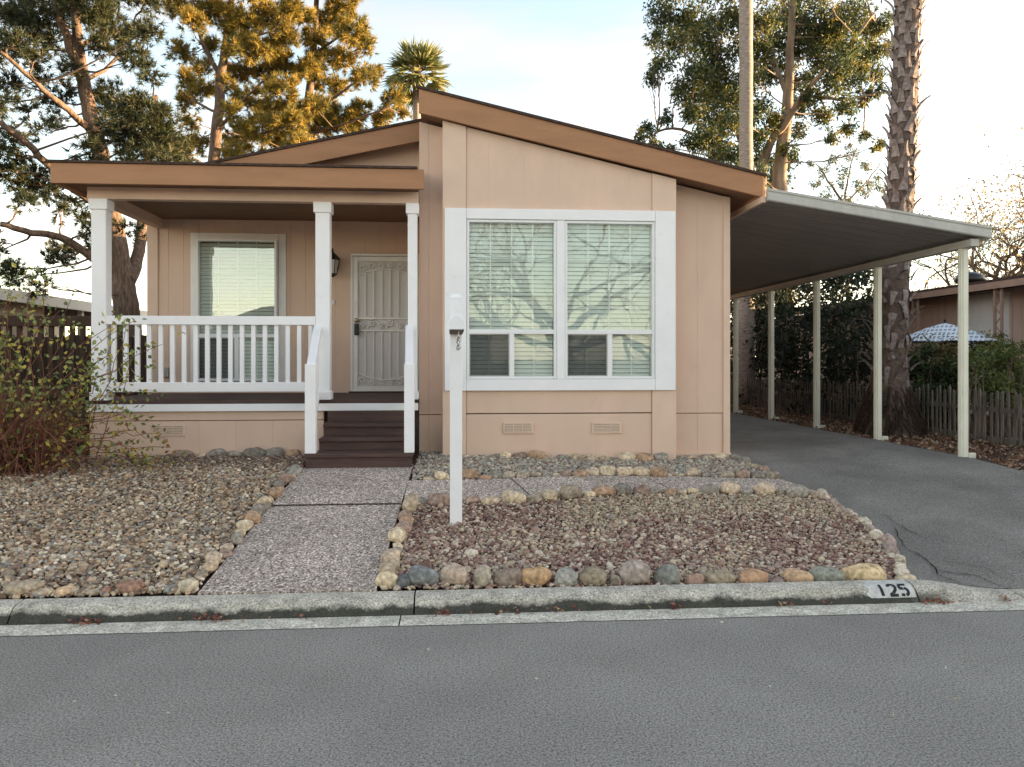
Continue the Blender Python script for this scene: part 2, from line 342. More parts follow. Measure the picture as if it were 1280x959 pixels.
# gutter pan and kerb, cast in sections
gut = put('gutter', None, (0, 0, 0)); tag(gut, kind='structure')
kb = put('kerb', None, (0, 0, 0)); tag(kb, kind='structure')
cuts_k = [-60, -30, -12, -6.6, PX(16, 4.75), PX(518, 4.75), PX(1143, 4.75), 3.68, 6.2, 12, 30, 60]
def kh(x):
    return .02+(.097-.02)*float(1-sm(KX+.02, KX2, x)+sm(6.2, 6.9, x))
def prof(h, inset=0.0):
    return [(4.69, -.05), (4.69, .004), (4.70, .22*h), (4.72, .50*h), (4.745, .78*h), (4.775, .95*h), (4.805, h), (KY1, h*1.02), (KY1, -.05)]
for i in range(len(cuts_k)-1):
    a, b = cuts_k[i]+.005, cuts_k[i+1]-.005
    n = 10 if KX-.1 < a < 6.5 else 2 if b-a < 8 else 1
    mb = MB(); vs = []; fs = []; xs = np.linspace(a, b, n+1)
    for x in xs:
        rag = .003*noise.noise((x*2, 0, 0))
        vs += [(x, y, z+(rag if .02 < z else 0)) for y, z in prof(kh(x))]
    m_ = 9
    fs += [(j*m_+k+1, j*m_+k, (j+1)*m_+k, (j+1)*m_+k+1) for j in range(n) for k in range(m_-1)]
    fs += [tuple(range(m_)), tuple(range(n*m_+m_-1, n*m_-1, -1))]
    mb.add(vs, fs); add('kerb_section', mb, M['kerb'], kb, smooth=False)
cuts_g = [-60, -20, -7, PX(500, 4.6), 8, 20, 60]
for i in range(len(cuts_g)-1):
    a, b = cuts_g[i]+.004, cuts_g[i+1]-.004; n = max(2, min(40, int((b-a)/.12)))
    vs, fs = [], []
    for x in np.linspace(a, b, n+1):
        e = 4.50+.008*noise.noise((x*3.1, 4, 0))+.004*noise.noise((x*11, 7, 0))
        if i in (2, 3): e += .0
        vs += [(x, e, .004), (x, 4.62, .005), (x, 4.70, .001)]
    fs = [(j*3+k, (j+1)*3+k, (j+1)*3+k+1, j*3+k+1) for j in range(n) for k in (0, 1)]
    add('gutter_section', MB().add(vs, fs), M['gutter'], gut)
# far kerb across the street (behind the viewer)
mb = MB().prismx([(-4.6, -.05), (-4.1, -.05), (-4.1, .0), (-4.15, .09), (-4.2, .1), (-4.6, .1)], -60, 60)
k2 = add('kerb', mb, M['gutter']); tag(k2, kind='structure')
# painted house number on the kerb
fp = prof(.097)[2:8]
cum = [0]
for (y0, z0), (y1, z1) in zip(fp, fp[1:]): cum.append(cum[-1]+math.hypot(y1-y0, z1-z0))
def onkerb(x, s, off):
    s = max(0, min(cum[-1]-1e-6, s)); i = max(j for j in range(len(cum)-1) if cum[j] <= s)
    t = (s-cum[i])/(cum[i+1]-cum[i]); (y0, z0), (y1, z1) = fp[i], fp[i+1]
    d = Vector((y1-y0, z1-z0)).normalized()
    return (x, y0+(y1-y0)*t-d.y*off, z0+(z1-z0)*t+d.x*off+.0)
wp = M['numpaint'] = mat('worn white kerb paint', (.56, .55, .52), .7, .12, 18, blotch=(30, (.33, .32, .29), .55, .75))
bp_ = M['numblack'] = mat('black stencil paint', (.02, .021, .025), .7, .3, 40, blotch=(60, (.20, .20, .19), .62, .8))
xa, xb = PX(1086, 4.74), KX-.012
nn = MB(); ss = [.012]+cum[1:-1]+[cum[-1]-.02]; vs = []
cols = np.linspace(xa, xb, 9)
for j, x in enumerate(cols):
    for q, s in enumerate(ss):
        xx = x+(.022*noise.noise((s*40, 3, 1))-.02*(q % 2)) if j == 0 else x
        vs.append(onkerb(xx, s, .0025))
k_ = len(ss); nn.add(vs, [(j*k_+q, (j+1)*k_+q, (j+1)*k_+q+1, j*k_+q+1) for j in range(8) for q in range(k_-1)])
patch = add('painted_patch', nn, wp, kb); patch['label'] = 'worn white paint patch on the kerb end'
def ribbon(pts, w, x0, s0, sx, sy):
    """a stencilled stroke on the kerb face: pts in a unit cell"""
    d = MB(); P2 = []
    for (a, b), (c, e) in zip(pts, pts[1:]):
        n = max(1, int(max(abs(c-a), abs(e-b))/.12))
        P2 += [(a+(c-a)*t/n, b+(e-b)*t/n) for t in range(n)]
    P2.append(pts[-1]); vs = []
    for i, p in enumerate(P2):
        q0, q1 = P2[max(i-1, 0)], P2[min(i+1, len(P2)-1)]
        dx, dy = (q1[0]-q0[0])*sx, (q1[1]-q0[1])*sy; L = math.hypot(dx, dy); nx_, ny_ = -dy/L, dx/L
        for sg in (1, -1): vs.append(onkerb(x0+p[0]*sx+nx_*w/2*sg, s0+p[1]*sy+ny_*w/2*sg, .0045))
    return d.add(vs, [(2*i+1, 2*i+3, 2*i+2, 2*i) for i in range(len(P2)-1)])
arc = lambda cx, cy, rx, ry, a0, a1, n=8: [(cx+rx*math.cos(R(a0+(a1-a0)*i/n)), cy+ry*math.sin(R(a0+(a1-a0)*i/n))) for i in range(n+1)]
digits = [[[(.5, 0), (.5, 1)]],
          [arc(.5, .72, .42, .28, 170, 0)+[(.82, .5), (.45, .2)], [(.02, .03), (.98, .03)], [(.4, .2), (.1, .06)]],
          [[(.95, .97), (.1, .97)], [(.12, .9), (.12, .56), (.5, .6)], arc(.5, .32, .42, .3, 80, -80), [(.42, .03), (.05, .08)]]]
for d, x0 in zip(digits, (PX(1097, 4.74), PX(1110, 4.74), PX(1124, 4.74))):
    m_ = MB()
    for st in d: r_ = ribbon(st, .019, x0, .024, .058 if len(d) > 1 else .05, .082); m_.add(r_.v, r_.f)
    add('painted_digit', m_, bp_, kb)

# ------------------------------------------------------------------ driveway and paths
def lerp(tab):
    ys = [p[1] for p in tab]; xs = [p[0] for p in tab]; return lambda y: float(np.interp(y, ys, xs))
wig = lambda f, a, s, sd: (lambda y: f(y)+a*noise.noise((y*s, sd, 0)))
drl = wig(lerp([(3.04, 4.87), (3.10, 4.95), (3.37, 5.56), (3.49, 6.21), (3.53, 6.91), (3.53, 7.23), (3.42, 7.62), (3.34, 8.14), (3.26, 8.6), (3.26, 21)]), .015, 4, 1)
drr = wig(lerp([(6.3, 4.87), (6.17, 7), (6.08, 8.0), (5.92, 9.3), (5.92, 10.5), (5.85, 21)]), .04, 1.5, 5)
def drh(X, Y):
    z = max(float(gz(X, Y)), .02); t = min(1, max(0, (Y-4.87)/.22)); return z if Y > 5.09 or X < 3.3 else z*t+(kh(X)*1.02+.001-.007)*(1-t)
dw = add('driveway', MB().sheet(list(np.arange(4.872, 8.6, .12))+list(np.arange(8.6, 21, .5)), lambda y: drl(y)-.11, drr, 16, .007, drh), M['drive'], smooth=True); tag(dw, kind='structure')
def crack(pts, w, sd):
    vs = []; pp = []
    for (a, b) in zip(pts, pts[1:]):
        n = max(2, int((Vector(b)-Vector(a)).length/.05))
        pp += [Vector(a).lerp(Vector(b), t/n) for t in range(n)]
    pp.append(Vector(pts[-1]))
    for i, p in enumerate(pp):
        d = (pp[min(i+1, len(pp)-1)]-pp[max(i-1, 0)]); nrm = Vector((-d.y, d.x)).normalized()
        c = p.xy+nrm*.03*noise.noise((i*.35, sd, 0)); ww = w*(.35+.9*abs(noise.noise((i*.6, sd, 3))))*min(1, (len(pp)-i)/4)
        for sg in (1, -1):
            q = c+nrm*sg*ww*.36; vs.append((q.x, q.y, drh(q.x, q.y)+.0165))
    add('crack', MB().add(vs, [(2*i, 2*i+1, 2*i+3, 2*i+2) for i in range(len(pp)-1)]), M['crack'], dw)
for i, (pix, w) in enumerate([([(1103, 645), (1135, 665), (1155, 675)], .018), ([(1135, 690), (1160, 702), (1172, 720), (1205, 737)], .03),
                              ([(1172, 716), (1220, 722), (1270, 738)], .02), ([(1118, 662), (1133, 690)], .02), ([(1195, 600), (1230, 604)], .01), ([(1178, 704), (1230, 712), (1262, 728)], .012)]):
    crack([G(*p) for p in pix], w, i)
pth = put('path', None, (0, 0, 0)); tag(pth, kind='structure')
pl = lambda y: -1.585+(y-4.88)*.0295; pr = lambda y: -.492+(y-4.88)*.024
def slab(y0, y1, xl, xr, n=6, dz=.012):
    ys = list(np.linspace(y0, y1, max(3, int((y1-y0)/.15))))
    mb = MB().sheet(ys, xl, xr, n, dz); top = len(mb.v); nr = len(ys)
    ring = [i for i in range(n+1)]+[j*(n+1)+n for j in range(1, nr)]+[(nr-1)*(n+1)+i for i in range(n-1, -1, -1)]+[j*(n+1) for j in range(nr-2, 0, -1)]
    lowv = [(mb.v[i][0], mb.v[i][1], mb.v[i][2]-.08) for i in ring]; b0 = len(mb.v); mb.v += lowv; L = len(ring)
    mb.f += [(ring[i], b0+i, b0+(i+1) % L, ring[(i+1) % L]) for i in range(L)]
    return add('concrete_slab', mb, M['agg'], pth)
slab(4.885, 6.548, pl, pr); slab(6.602, 7.95, pl, pr)
add('joint', MB().sheet([6.558, 6.573, 6.588], lambda y: pl(y)+.004, lambda y: pr(y)-.004, 10, .0135, lambda x, y: gz(x, y+.012*noise.noise((x*3, 1, 0)))), M['soil'], pth)
wkf = lerp([(-.45, 6.62), (.5, 6.67), (.95, 6.86), (1.34, 7.0), (1.77, 7.15), (2.6, 7.2), (3.5, 7.0)])
front = [(-.44, 6.62), (.5, 6.66), (.95, 6.84), (1.34, 6.98), (1.77, 7.10), (2.6, 7.16), (3.07, 7.1), (3.52, 6.98)]
back = [(-.44, 7.26), (.24, 7.32), (.72, 7.44), (1.55, 7.64), (2.39, 7.73), (3.0, 7.68), (3.42, 7.62), (3.6, 7.6)]
ff = lambda x: float(np.interp(x, [p[0] for p in front], [p[1] for p in front])); fb = lambda x: float(np.interp(x, [p[0] for p in back], [p[1] for p in back]))
for xa_, xb_, sk_ in ((-.435, .62, 0), (.632, 2.0, 0), (2.012, 3.42, 0)):
    xs = np.linspace(xa_, xb_, 12); vs = []
    for x in xs:
        a, b = ff(x), fb(x)
        for t in np.linspace(0, 1, 5):
            y = a+(b-a)*t; xx = x-(.18*(t-.5) if xa_ > .6 or x > .6 else 0)*(1 if x in (xs[0], xs[-1]) else .999)
            vs.append((xx, y, float(gz(xx, y))+.012))
    n_ = 5; fs = [(i*n_+j, (i+1)*n_+j, (i+1)*n_+j+1, i*n_+j+1) for i in range(11) for j in range(4)]
    add('concrete_slab', MB().add(vs, fs), M['agg'], pth)

# ------------------------------------------------------------------ pebbles and stones
def ico(sub):
    bm = bmesh.new(); bmesh.ops.create_icosphere(bm, subdivisions=sub, radius=1)
    v = np.array([tuple(x.co) for x in bm.verts]); f = np.array([[q.index for q in p.verts] for p in bm.faces]); bm.free(); return v, f
I1, I2, I3 = ico(1), ico(2), ico(3)
def lump(v, amt, sd, fr=1.1):
    return np.array([p*(1+amt*noise.noise(Vector(p)*fr+Vector((sd*7.3, sd*3.1, 0)))+amt*.4*noise.noise(Vector(p)*fr*2.7+Vector((sd, 9, 2)))) for p in v])
PB1 = [lump(I1[0], .35, s) for s in range(8)]; PB2 = [lump(I2[0], .35, s) for s in range(8)]
def rotm(n, tilt=.5):
    a = rng.uniform(0, 2*np.pi, n); t = rng.normal(0, tilt, n); b = rng.uniform(0, 2*np.pi, n)
    Rz = lambda q: np.stack([np.stack([np.cos(q), -np.sin(q), 0*q], -1), np.stack([np.sin(q), np.cos(q), 0*q], -1), np.stack([0*q, 0*q, 1+0*q], -1)], -2)
    Rx = np.stack([np.stack([1+0*t, 0*t, 0*t], -1), np.stack([0*t, np.cos(t), -np.sin(t)], -1), np.stack([0*t, np.sin(t), np.cos(t)], -1)], -2)
    return Rz(b) @ Rx @ Rz(a)
def pebbles(name, label, inside, bx, sp, size, pal, near=6.4, hf=gz):
    x0, x1, y0, y1 = bx
    xs, ys = np.meshgrid(np.arange(x0, x1, sp), np.arange(y0, y1, sp)); p = np.stack([xs.ravel(), ys.ravel()], -1)
    p = p+rng.uniform(-.5, .5, p.shape)*sp; keep = inside(p[:, 0], p[:, 1]); p = p[keep]
    extra = p[rng.random(len(p)) < .35]+rng.uniform(-.5, .5, (int(0), 2)) if False else p[rng.random(len(p)) < .38]+sp*.5
    extra = extra[inside(extra[:, 0], extra[:, 1])]
    z = np.r_[hf(p[:, 0], p[:, 1])+.006, hf(extra[:, 0], extra[:, 1])+.02]; p = np.r_[p, extra]
    VV, FF, TT = [], [], []; off = 0
    for lod, (base, bv) in enumerate(((I2, PB2), (I1, PB1))):
        sel = np.where((p[:, 1] < near) if lod == 0 else (p[:, 1] >= near))[0]
        if not len(sel): continue
        var = rng.integers(0, 8, len(sel)); Rm = rotm(len(sel)); sz = size*np.exp(rng.normal(0, .30, len(sel)))
        sc = np.stack([sz*rng.uniform(.85, 1.25, len(sel)), sz*rng.uniform(.7, 1, len(sel)), sz*rng.uniform(.45, .75, len(sel))], -1)
        B = np.stack(bv)[var]*sc[:, None, :]; V = np.einsum('nij,nkj->nki', Rm, B)
        V += np.c_[p[sel], z[sel]][:, None, :]
        k = V.shape[1]; FF.append((base[1][None]+(np.arange(len(sel))*k)[:, None, None]+off).reshape(-1, 3)); off += len(sel)*k
        VV.append(V.reshape(-1, 3)); c = pal(p[sel, 0], p[sel, 1], len(sel)); TT.append(np.repeat(c, k, 0))
    o = put(name, npmesh(name, np.concatenate(VV), np.concatenate(FF), M['pebble'], np.concatenate(TT), True), (0, 0, 0))
    return tag(o, label, 'gravel', kind='stuff')
PAL_L = np.array([(.44, .36, .27), (.38, .30, .22), (.33, .24, .17),(.46, .37, .27), (.36, .31, .25), (.55, .49, .40), (.25, .18, .13), (.30, .28, .25), (.16, .11, .085), (.42, .30, .21), (.62, .58, .50), (.33, .25, .19), (.24, .24, .24)])
PAL_R = np.array([(.27, .165, .125), (.19, .105, .085), (.33, .225, .175), (.15, .085, .07), (.43, .34, .26), (.52, .45, .36), (.29, .185, .145), (.36, .27, .22)])
PAL_G = np.array([(.50, .42, .32), (.58, .52, .43), (.40, .35, .28), (.36, .34, .30), (.46, .40, .33), (.30, .21, .17)])
nzv = lambda x, y, s, sd: np.array([noise.noise((a*s, b*s, sd)) for a, b in zip(x, y)])
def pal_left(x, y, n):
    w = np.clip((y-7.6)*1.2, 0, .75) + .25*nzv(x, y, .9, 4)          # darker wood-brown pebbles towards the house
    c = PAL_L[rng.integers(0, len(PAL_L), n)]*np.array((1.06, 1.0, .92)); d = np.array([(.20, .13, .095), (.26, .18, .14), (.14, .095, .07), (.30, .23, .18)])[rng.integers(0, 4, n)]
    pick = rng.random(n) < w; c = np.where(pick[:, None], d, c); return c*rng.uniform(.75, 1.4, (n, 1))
def pal_right(x, y, n):
    q = nzv(x, y, 1.3, 2)+np.clip((y-6.3)*.8, -.2, .5); pick = rng.random(n) < np.clip(.28+q*1.2, .05, .95)
    return np.where(pick[:, None], PAL_G[rng.integers(0, 6, n)]*np.array((1.06, .97, .86)), PAL_R[rng.integers(0, 8, n)]*1.22)*rng.uniform(.8, 1.15, (n, 1))
def pal_strip(x, y, n): return PAL_G[rng.integers(0, 6, n)]*rng.uniform(.75, 1.1, (n, 1))
inL = lambda x, y: (x < pl(y)-.03) & (y > 4.9) & (y < 8.74)
def inR(x, y):
    fx = np.interp(x, [p[0] for p in front], [p[1] for p in front]); dl = np.array([drl(float(t)) for t in y]) if len(y) else y
    return (x > pr(y)+.03) & (y > 4.9) & (y < fx-.03) & (x < dl-.06)
def inS(x, y):
    bx_ = np.interp(x, [p[0] for p in back], [p[1] for p in back]); dl = np.array([drl(float(t)) for t in y]) if len(y) else y
    return (x > -.40) & (y > bx_+.03) & (y < np.where((x > -.13) & (x < 2.51), 8.6, 8.84)) & (x < dl-.04)
def bed(name, inside, bx, dz=-.006):
    xs, ys = np.arange(bx[0], bx[1], .1), np.arange(bx[2], bx[3], .1); A, B = np.meshgrid(xs, ys)
    ok = inside(A.ravel(), B.ravel()).reshape(A.shape); V = np.stack([A, B, gz(A, B)+dz], -1).reshape(-1, 3); id_ = np.arange(A.size).reshape(A.shape)
    f = np.stack([id_[:-1, :-1], id_[:-1, 1:], id_[1:, 1:], id_[1:, :-1]], -1)[ok[:-1, :-1] & ok[1:, 1:]].reshape(-1, 4)
    return tag(put(name, npmesh(name, V, f, M['soil']), (0, 0, 0)), kind='structure')
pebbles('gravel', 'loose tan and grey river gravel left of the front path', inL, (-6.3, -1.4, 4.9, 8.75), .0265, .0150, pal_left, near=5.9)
pebbles('gravel', 'fine purplish brown gravel in the bed behind the kerb stones', inR, (-.5, 3.6, 4.9, 7.2), .0238, .0138, pal_right, near=5.9)
pebbles('gravel', 'pale gravel strip between the side walk and the bay wall', inS, (-.42, 3.6, 7.2, 8.85), .031, .018, pal_strip, near=0)
STN = []
for s in range(7):
    v = lump(I3[0], .32, s+20, .9); v[:, 2] = np.where(v[:, 2] < -.35, -.35+(v[:, 2]+.35)*.3, v[:, 2]); STN.append(v)
def stone_mesh(w, d, h, col, sd):
    v = STN[sd % 7].copy(); v = v/np.abs(v).max(0)*np.array([w/2, d/2, h*.62]); v[:, 2] += h*.38
    t = np.array([[1+.45*noise.noise(Vector(p)*26+Vector((sd, 0, 0))) for p in v]]).T*(np.array(col)*.95+np.mean(col)*.05)*np.array((1.04, 1, .95))
    t = np.minimum(t*1.18, .85)
    return npmesh('stone', v, I3[1], M['stone'], t, True)
# the large stones along the kerb, one by one: left, right edge, top row in the photograph, colour, label
ROW = [
 (3, 54, 728, (.36, .30, .22), 'big tan oblong stone at the far left end of the kerb row'),
 (47, 72, 737, (.46, .37, .26), 'small pale stone just right of the big tan oblong one'),
 (73, 102, 735, (.55, .38, .24), 'peach coloured stone in the left kerb row'),
 (104, 131, 739, (.42, .35, .26), 'low flat beige stone between the peach and the reddish stones'),
 (131, 144, 736, (.36, .19, .13), 'very small russet stone touching the broad reddish brown stone'),
 (144, 183, 729, (.29, .17, .12), 'broad reddish brown stone in the left kerb row'),
 (207, 225, 735, (.25, .26, .25), 'small grey stone at the left of the front path corner'),
 (224, 251, 725, (.48, .42, .32), 'blocky beige stone at the street corner of the front path'),
 (471, 499, 719, (.55, .45, .31), 'pale cream oval stone at the path end of the right kerb row'),
 (495, 515, 724, (.11, .115, .12), 'small charcoal stone beside the large blue grey stone'),
 (508, 550, 714, (.185, .20, .205), 'large blue grey rounded stone near the path'),
 (548, 589, 711, (.43, .34, .27), 'large round pinkish beige stone in front of the sign post'),
 (591, 616, 710, (.35, .31, .25), 'upright egg shaped taupe stone'),
 (614, 655, 719, (.24, .19, .15), 'low wide dull brown stone left of the rusty orange one'),
 (647, 692, 715, (.46, .30, .165), 'rusty orange sloping stone below the front window'),
 (693, 722, 714, (.32, .32, .30), 'grey stone with a pale top right of the rusty orange one'),
 (722, 761, 715, (.25, .21, .15), 'olive brown stone in the middle of the right kerb row'),
 (760, 774, 721, (.23, .20, .16), 'thin wedge shaped stone left of the tallest grey stone'),
 (774, 815, 703, (.33, .28, .25), 'tallest rounded pinkish grey stone of the kerb row'),
 (817, 853, 708, (.20, .205, .19), 'round dark greenish grey stone right of the tallest one'),
 (855, 879, 719, (.36, .24, .19), 'small pinkish brown stone right of the round dark stone'),
 (879, 921, 715, (.31, .26, .19), 'wide taupe stone with brown streaks'),
 (920, 961, 715, (.42, .26, .16), 'orange brown stone with a peaked top'),
 (962, 978, 723, (.31, .23, .21), 'tiny mauve stone between two orange stones'),
 (977, 1015, 712, (.49, .335, .215), 'bright tan orange rounded stone'),
 (1011, 1058, 711, (.25, .26, .22), 'flat greenish grey stone left of the big yellow stone'),
 (1050, 1114, 707, (.56, .425, .25), 'big yellow ochre stone behind the painted house number'),
 (1115, 1144, 721, (.55, .45, .32), 'flat cream stone at the driveway end of the kerb'),
]
for i, (ua, ub, vt, col, lab) in enumerate(ROW):
    Y = 4.99; k, z, s = ray((ua+ub)/2, 0); zc = z*Y
    w = (ub-ua)*zc/F*1.02; h = (732+(1-(ua+ub)/2/1280)*12-vt)*zc/F*.86+.02; d = min(max(w*.75, .1), .2)
    x = k*Y; Y = 4.905+d/2
    o = put('stone', stone_mesh(w, d, h, col, i*3+1), (x, Y, float(gz(x, Y))-.012), rot=(0, 0, random.uniform(-.2, .2)))
    tag(o, lab, 'stone', 'large river stones set along the kerb')
SCOL = [(.46, .37, .26), (.34, .29, .23), (.55, .46, .33), (.27, .25, .22), (.40, .27, .18), (.24, .22, .19), (.50, .40, .30), (.31, .22, .18)]
def edging(label, pts, smin, smax, seed, lift=0, cols=None):
    rnd = random.Random(seed); pts = [Vector(p) for p in pts]
    seg = [(b-a).length for a, b in zip(pts, pts[1:])]; tot = sum(seg)
    root = thing('stone_edging', pts[0].to_3d()+Vector((0, 0, float(gz(pts[0].x, pts[0].y)))), label, 'stone edging', 'rows of small stones edging the beds')
    s = 0
    while s < tot:
        w = rnd.uniform(smin, smax); q = s+w/2; i = 0
        while i < len(seg)-1 and q > seg[i]: q -= seg[i]; i += 1
        d = (pts[i+1]-pts[i]).normalized(); p = pts[i]+d*q+Vector((-d.y, d.x))*rnd.uniform(-.025, .025)
        c = np.array(rnd.choice(cols or SCOL))*rnd.uniform(.8, 1.12)
        put('stone', stone_mesh(w*1.06, w*rnd.uniform(.6, .85), w*rnd.uniform(.42, .68), c, rnd.randrange(99)), (p.x, p.y, float(gz(p.x, p.y))+lift-.012), root, rot=(rnd.uniform(-.15, .15), rnd.uniform(-.15, .15), math.atan2(d.y, d.x)+rnd.uniform(-.3, .3)))
        s += w*rnd.uniform(.9, 1.05)
    return root
edging('row of small stones along the left edge of the front path', [(pl(y)-.05, y) for y in np.arange(5.1, 8.0, .3)], .09, .19, 1)
edging('row of stones down the right edge of the front path', [(pr(y)+.07, y) for y in np.arange(5.1, 6.65, .25)], .1, .2, 2)
edging('row of stones along the street side of the side walk', [(x, ff(x)-.04) for x in np.arange(-.35, 3.5, .2)], .09, .22, 3, .005)
edging('row of low stones along the house side of the side walk', [(x, fb(x)+.06) for x in np.arange(-.3, 3.45, .2)], .08, .2, 4)
edging('curving row of pale stones along the driveway edge', [(drl(y)-.07, y) for y in np.arange(5.05, 7.0, .15)], .08, .17, 5, cols=[(.55, .49, .40), (.46, .40, .33), (.36, .29, .27), (.60, .54, .45)])
edging('row of stones at the foot of the porch skirting', [(x, 8.66) for x in np.arange(-3.1, -1.6, .2)], .12, .26, 6)
edging('scattered stones along the foot of the bay wall', [(x, 8.47) for x in np.arange(-.05, 2.5, .2)], .08, .22, 7)
edging('stones around the house corner by the driveway', [(2.55, 8.70), (3.2, 8.62), (3.27, 8.2), (3.33, 7.75)], .09, .2, 8)

# ------------------------------------------------------------------ the house
YB, YS, YD, YW = 8.57, 8.82, 8.70, 10.55      # bay face, side strips, deck front, porch wall
EX = 3.50; RX = -.39; SL = (4.53-3.64)/(EX-RX)
house = thing('house', (0, 9, .42), 'tan single storey house with brown fascia, front bay and covered porch', 'house')
def roofz(x): return 4.53-SL*(x-RX)
def grooved(x0, x1, y, z0f, z1f, th, pitch, gap=.007, dep=.004, off=0):
    """vertical grooved siding: a face with narrow recessed channels"""
    mb = MB(); xs = [x0]; g = x0+off
    while g < x1-.05:
        if g > x0+.03: xs += [g-gap/2, g-gap/2+.002, g+gap/2-.002, g+gap/2]
        g += pitch
    xs.append(x1); prof_ = [(x, y+(dep if (i % 4 in (2, 3) and 0 < i < len(xs)-1) else 0)) for i, x in enumerate(xs)]
    vs = [(x, yy, z0f(x)) for x, yy in prof_]+[(x, yy, z1f(x)) for x, yy in prof_]; n = len(xs)
    fs = [(i, i+1, n+i+1, n+i) for i in range(n-1)]
    vs += [(x0, y+th, z0f(x0)), (x1, y+th, z0f(x1)), (x1, y+th, z1f(x1)), (x0, y+th, z1f(x0))]
    b = 2*n; fs += [(b+1, b, b+3, b+2), (b, 0, n, b+3), (n-1, b+1, b+2, 2*n-1), tuple([n+i for i in range(n)]+[b+2, b+3]), tuple([i for i in range(n-1, -1, -1)]+[b, b+1])]
    return mb.add(vs, fs)
K = lambda v: (lambda x: v)
fasc_b = lambda x: roofz(x)-.265
# side strips of the front
add('siding_panel', grooved(-.40, -.13, YS, K(.93), lambda x: fasc_b(x)-.0, .1, .2, off=.11), M['tan'], house)
add('siding_panel', grooved(2.51, 3.15, YS, K(.93), lambda x: fasc_b(x)+.02, .1, .4, off=.33, gap=.005, dep=.003), M['tan'], house)
add('corner_board', MB().prism([(3.15, .36), (3.23, .36), (3.23, fasc_b(3.23)+.02), (3.15, fasc_b(3.15)+.02)], YS-.018, YS+.08), M['tantrim'], house, .003)
add('skirting_panel', grooved(-.40, -.13, YS+.006, K(.36), K(.921), .1, .2, off=.11), M['tan'], house)
add('skirting_panel', grooved(2.51, 3.147, YS+.006, K(.36), K(.921), .1, .3, off=.33), M['tan'], house)
add('base_board', MB().box(2.52, 3.24, YS-.03, YS+.05, .30, .46), M['tantrim'], house, .004)
# bay
x0, x1, x2, x3 = -.13, .13, 2.236, 2.51
for a, b in ((x0, x1), (x2, x3)):
    add('corner_board', MB().prism([(a, .36), (b, .36), (b, fasc_b(b)), (a, fasc_b(a))], YB-.02, YB+.27), M['tantrim'], house, .003)
add('siding_panel', grooved(x1+.003, x2-.003, YB, K(3.10), fasc_b, .25, .4, gap=.004, dep=.002, off=.25), M['tan'], house)
add('siding_panel', MB().box(x1+.003, x2-.003, YB, YB+.25, .955, 1.35), M['tan'], house, .004)
add('skirting_panel', MB().box(x1+.003, x2-.003, YB+.005, YB+.25, .42, .943), M['tan'], house, .004)
add('base_board', MB().box(x1+.004, x2-.004, YB-.03, YB+.05, .36, .462), M['tantrim'], house, .004)
mbk = MB()
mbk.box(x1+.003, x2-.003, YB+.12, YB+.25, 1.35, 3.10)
add('wall', mbk, M['roomdark'], house)  # dark backing panel, the room's darkness is in its colour
def vent(ua, ub, va, vb, y):
    xa, xb, za, zb = PX(ua, y), PX(ub, y), PZ((ua+ub)/2, vb, y), PZ((ua+ub)/2, va, y)
    f = add('vent', MB().box(xa, xb, y-.012, y+.004, za, zb), M['tantrim'], house, .003)
    w = (xb-xa-.05)/3
    for i in range(3):
        c = xa+.02+i*(w+.005); m_ = MB()
        for j in range(5):
            z = za+.018+j*(zb-za-.036)/5; m_.add([(c, y-.017, z), (c+w-.01, y-.017, z), (c+w-.01, y-.008, z+(zb-za-.03)/6), (c, y-.008, z+(zb-za-.03)/6), (c, y-.006, z), (c+w-.01, y-.006, z)], [(0, 1, 2, 3), (0, 4, 5, 1)])
        add('louvre', m_, M['tantrim'], f); add('slot_shade', MB().box(c-.002, c+w-.008, y-.0135, y-.0125, za+.016, zb-.016), M['beige'], f)  # darker tan sheet puts the shade between the louvres into colour
vent(629, 667, 528, 542, YB); vent(740, 777, 528, 542, YB)
# white casing and the two windows
wx0, wx1, wz0, wz1 = PX(556, YB), PX(843, YB), PZ(700, 488, YB), PZ(700, 263, YB)
gx0, gx1, gz0, gz1 = PX(583, YB), PX(818, YB), PZ(700, 474, YB), PZ(700, 276, YB)
for b in ((wx0, gx0, wz0, wz1), (gx1, wx1, wz0, wz1), (gx0+.002, gx1-.002, wz0, gz0), (gx0+.002, gx1-.002, gz1, wz1)):
    add('window_casing', MB().box(b[0], b[1], YB-.05, YB+.10, b[2], b[3]), M['white'], house, .004)
def frame_rect(mb, xa, xb, za, zb, w, ya, yb):
    mb.box(xa, xa+w, ya, yb, za, zb); mb.box(xb-w, xb, ya, yb, za, zb); mb.box(xa+w, xb-w, ya, yb, za, za+w); mb.box(xa+w, xb-w, ya, yb, zb-w, zb)
def blinds(xa, xb, za, zb, y, sp, parent, tilt=.98):
    m_ = MB(); z = za+.012; w = sp*.54
    while z < zb-.01:
        dy, dz = w*math.cos(tilt)*.5, w*math.sin(tilt)
        rag = .0022*noise.noise((z*31, xa, 0))
        m_.add([(xa, y-dy, z-dz+rag), (xb, y-dy, z-dz-rag), (xb, y+dy, z+dz-rag), (xa, y+dy, z+dz+rag)], [(0, 1, 2, 3)]); z += sp
    for t in (.2, .5, .8):
        x = xa+(xb-xa)*t; m_.box(x-.002, x+.002, y-w*.7, y-w*.7+.002, za, zb)
    o = add('blind', m_, M['blind'], parent); o['kind'] = 'stuff'; return o
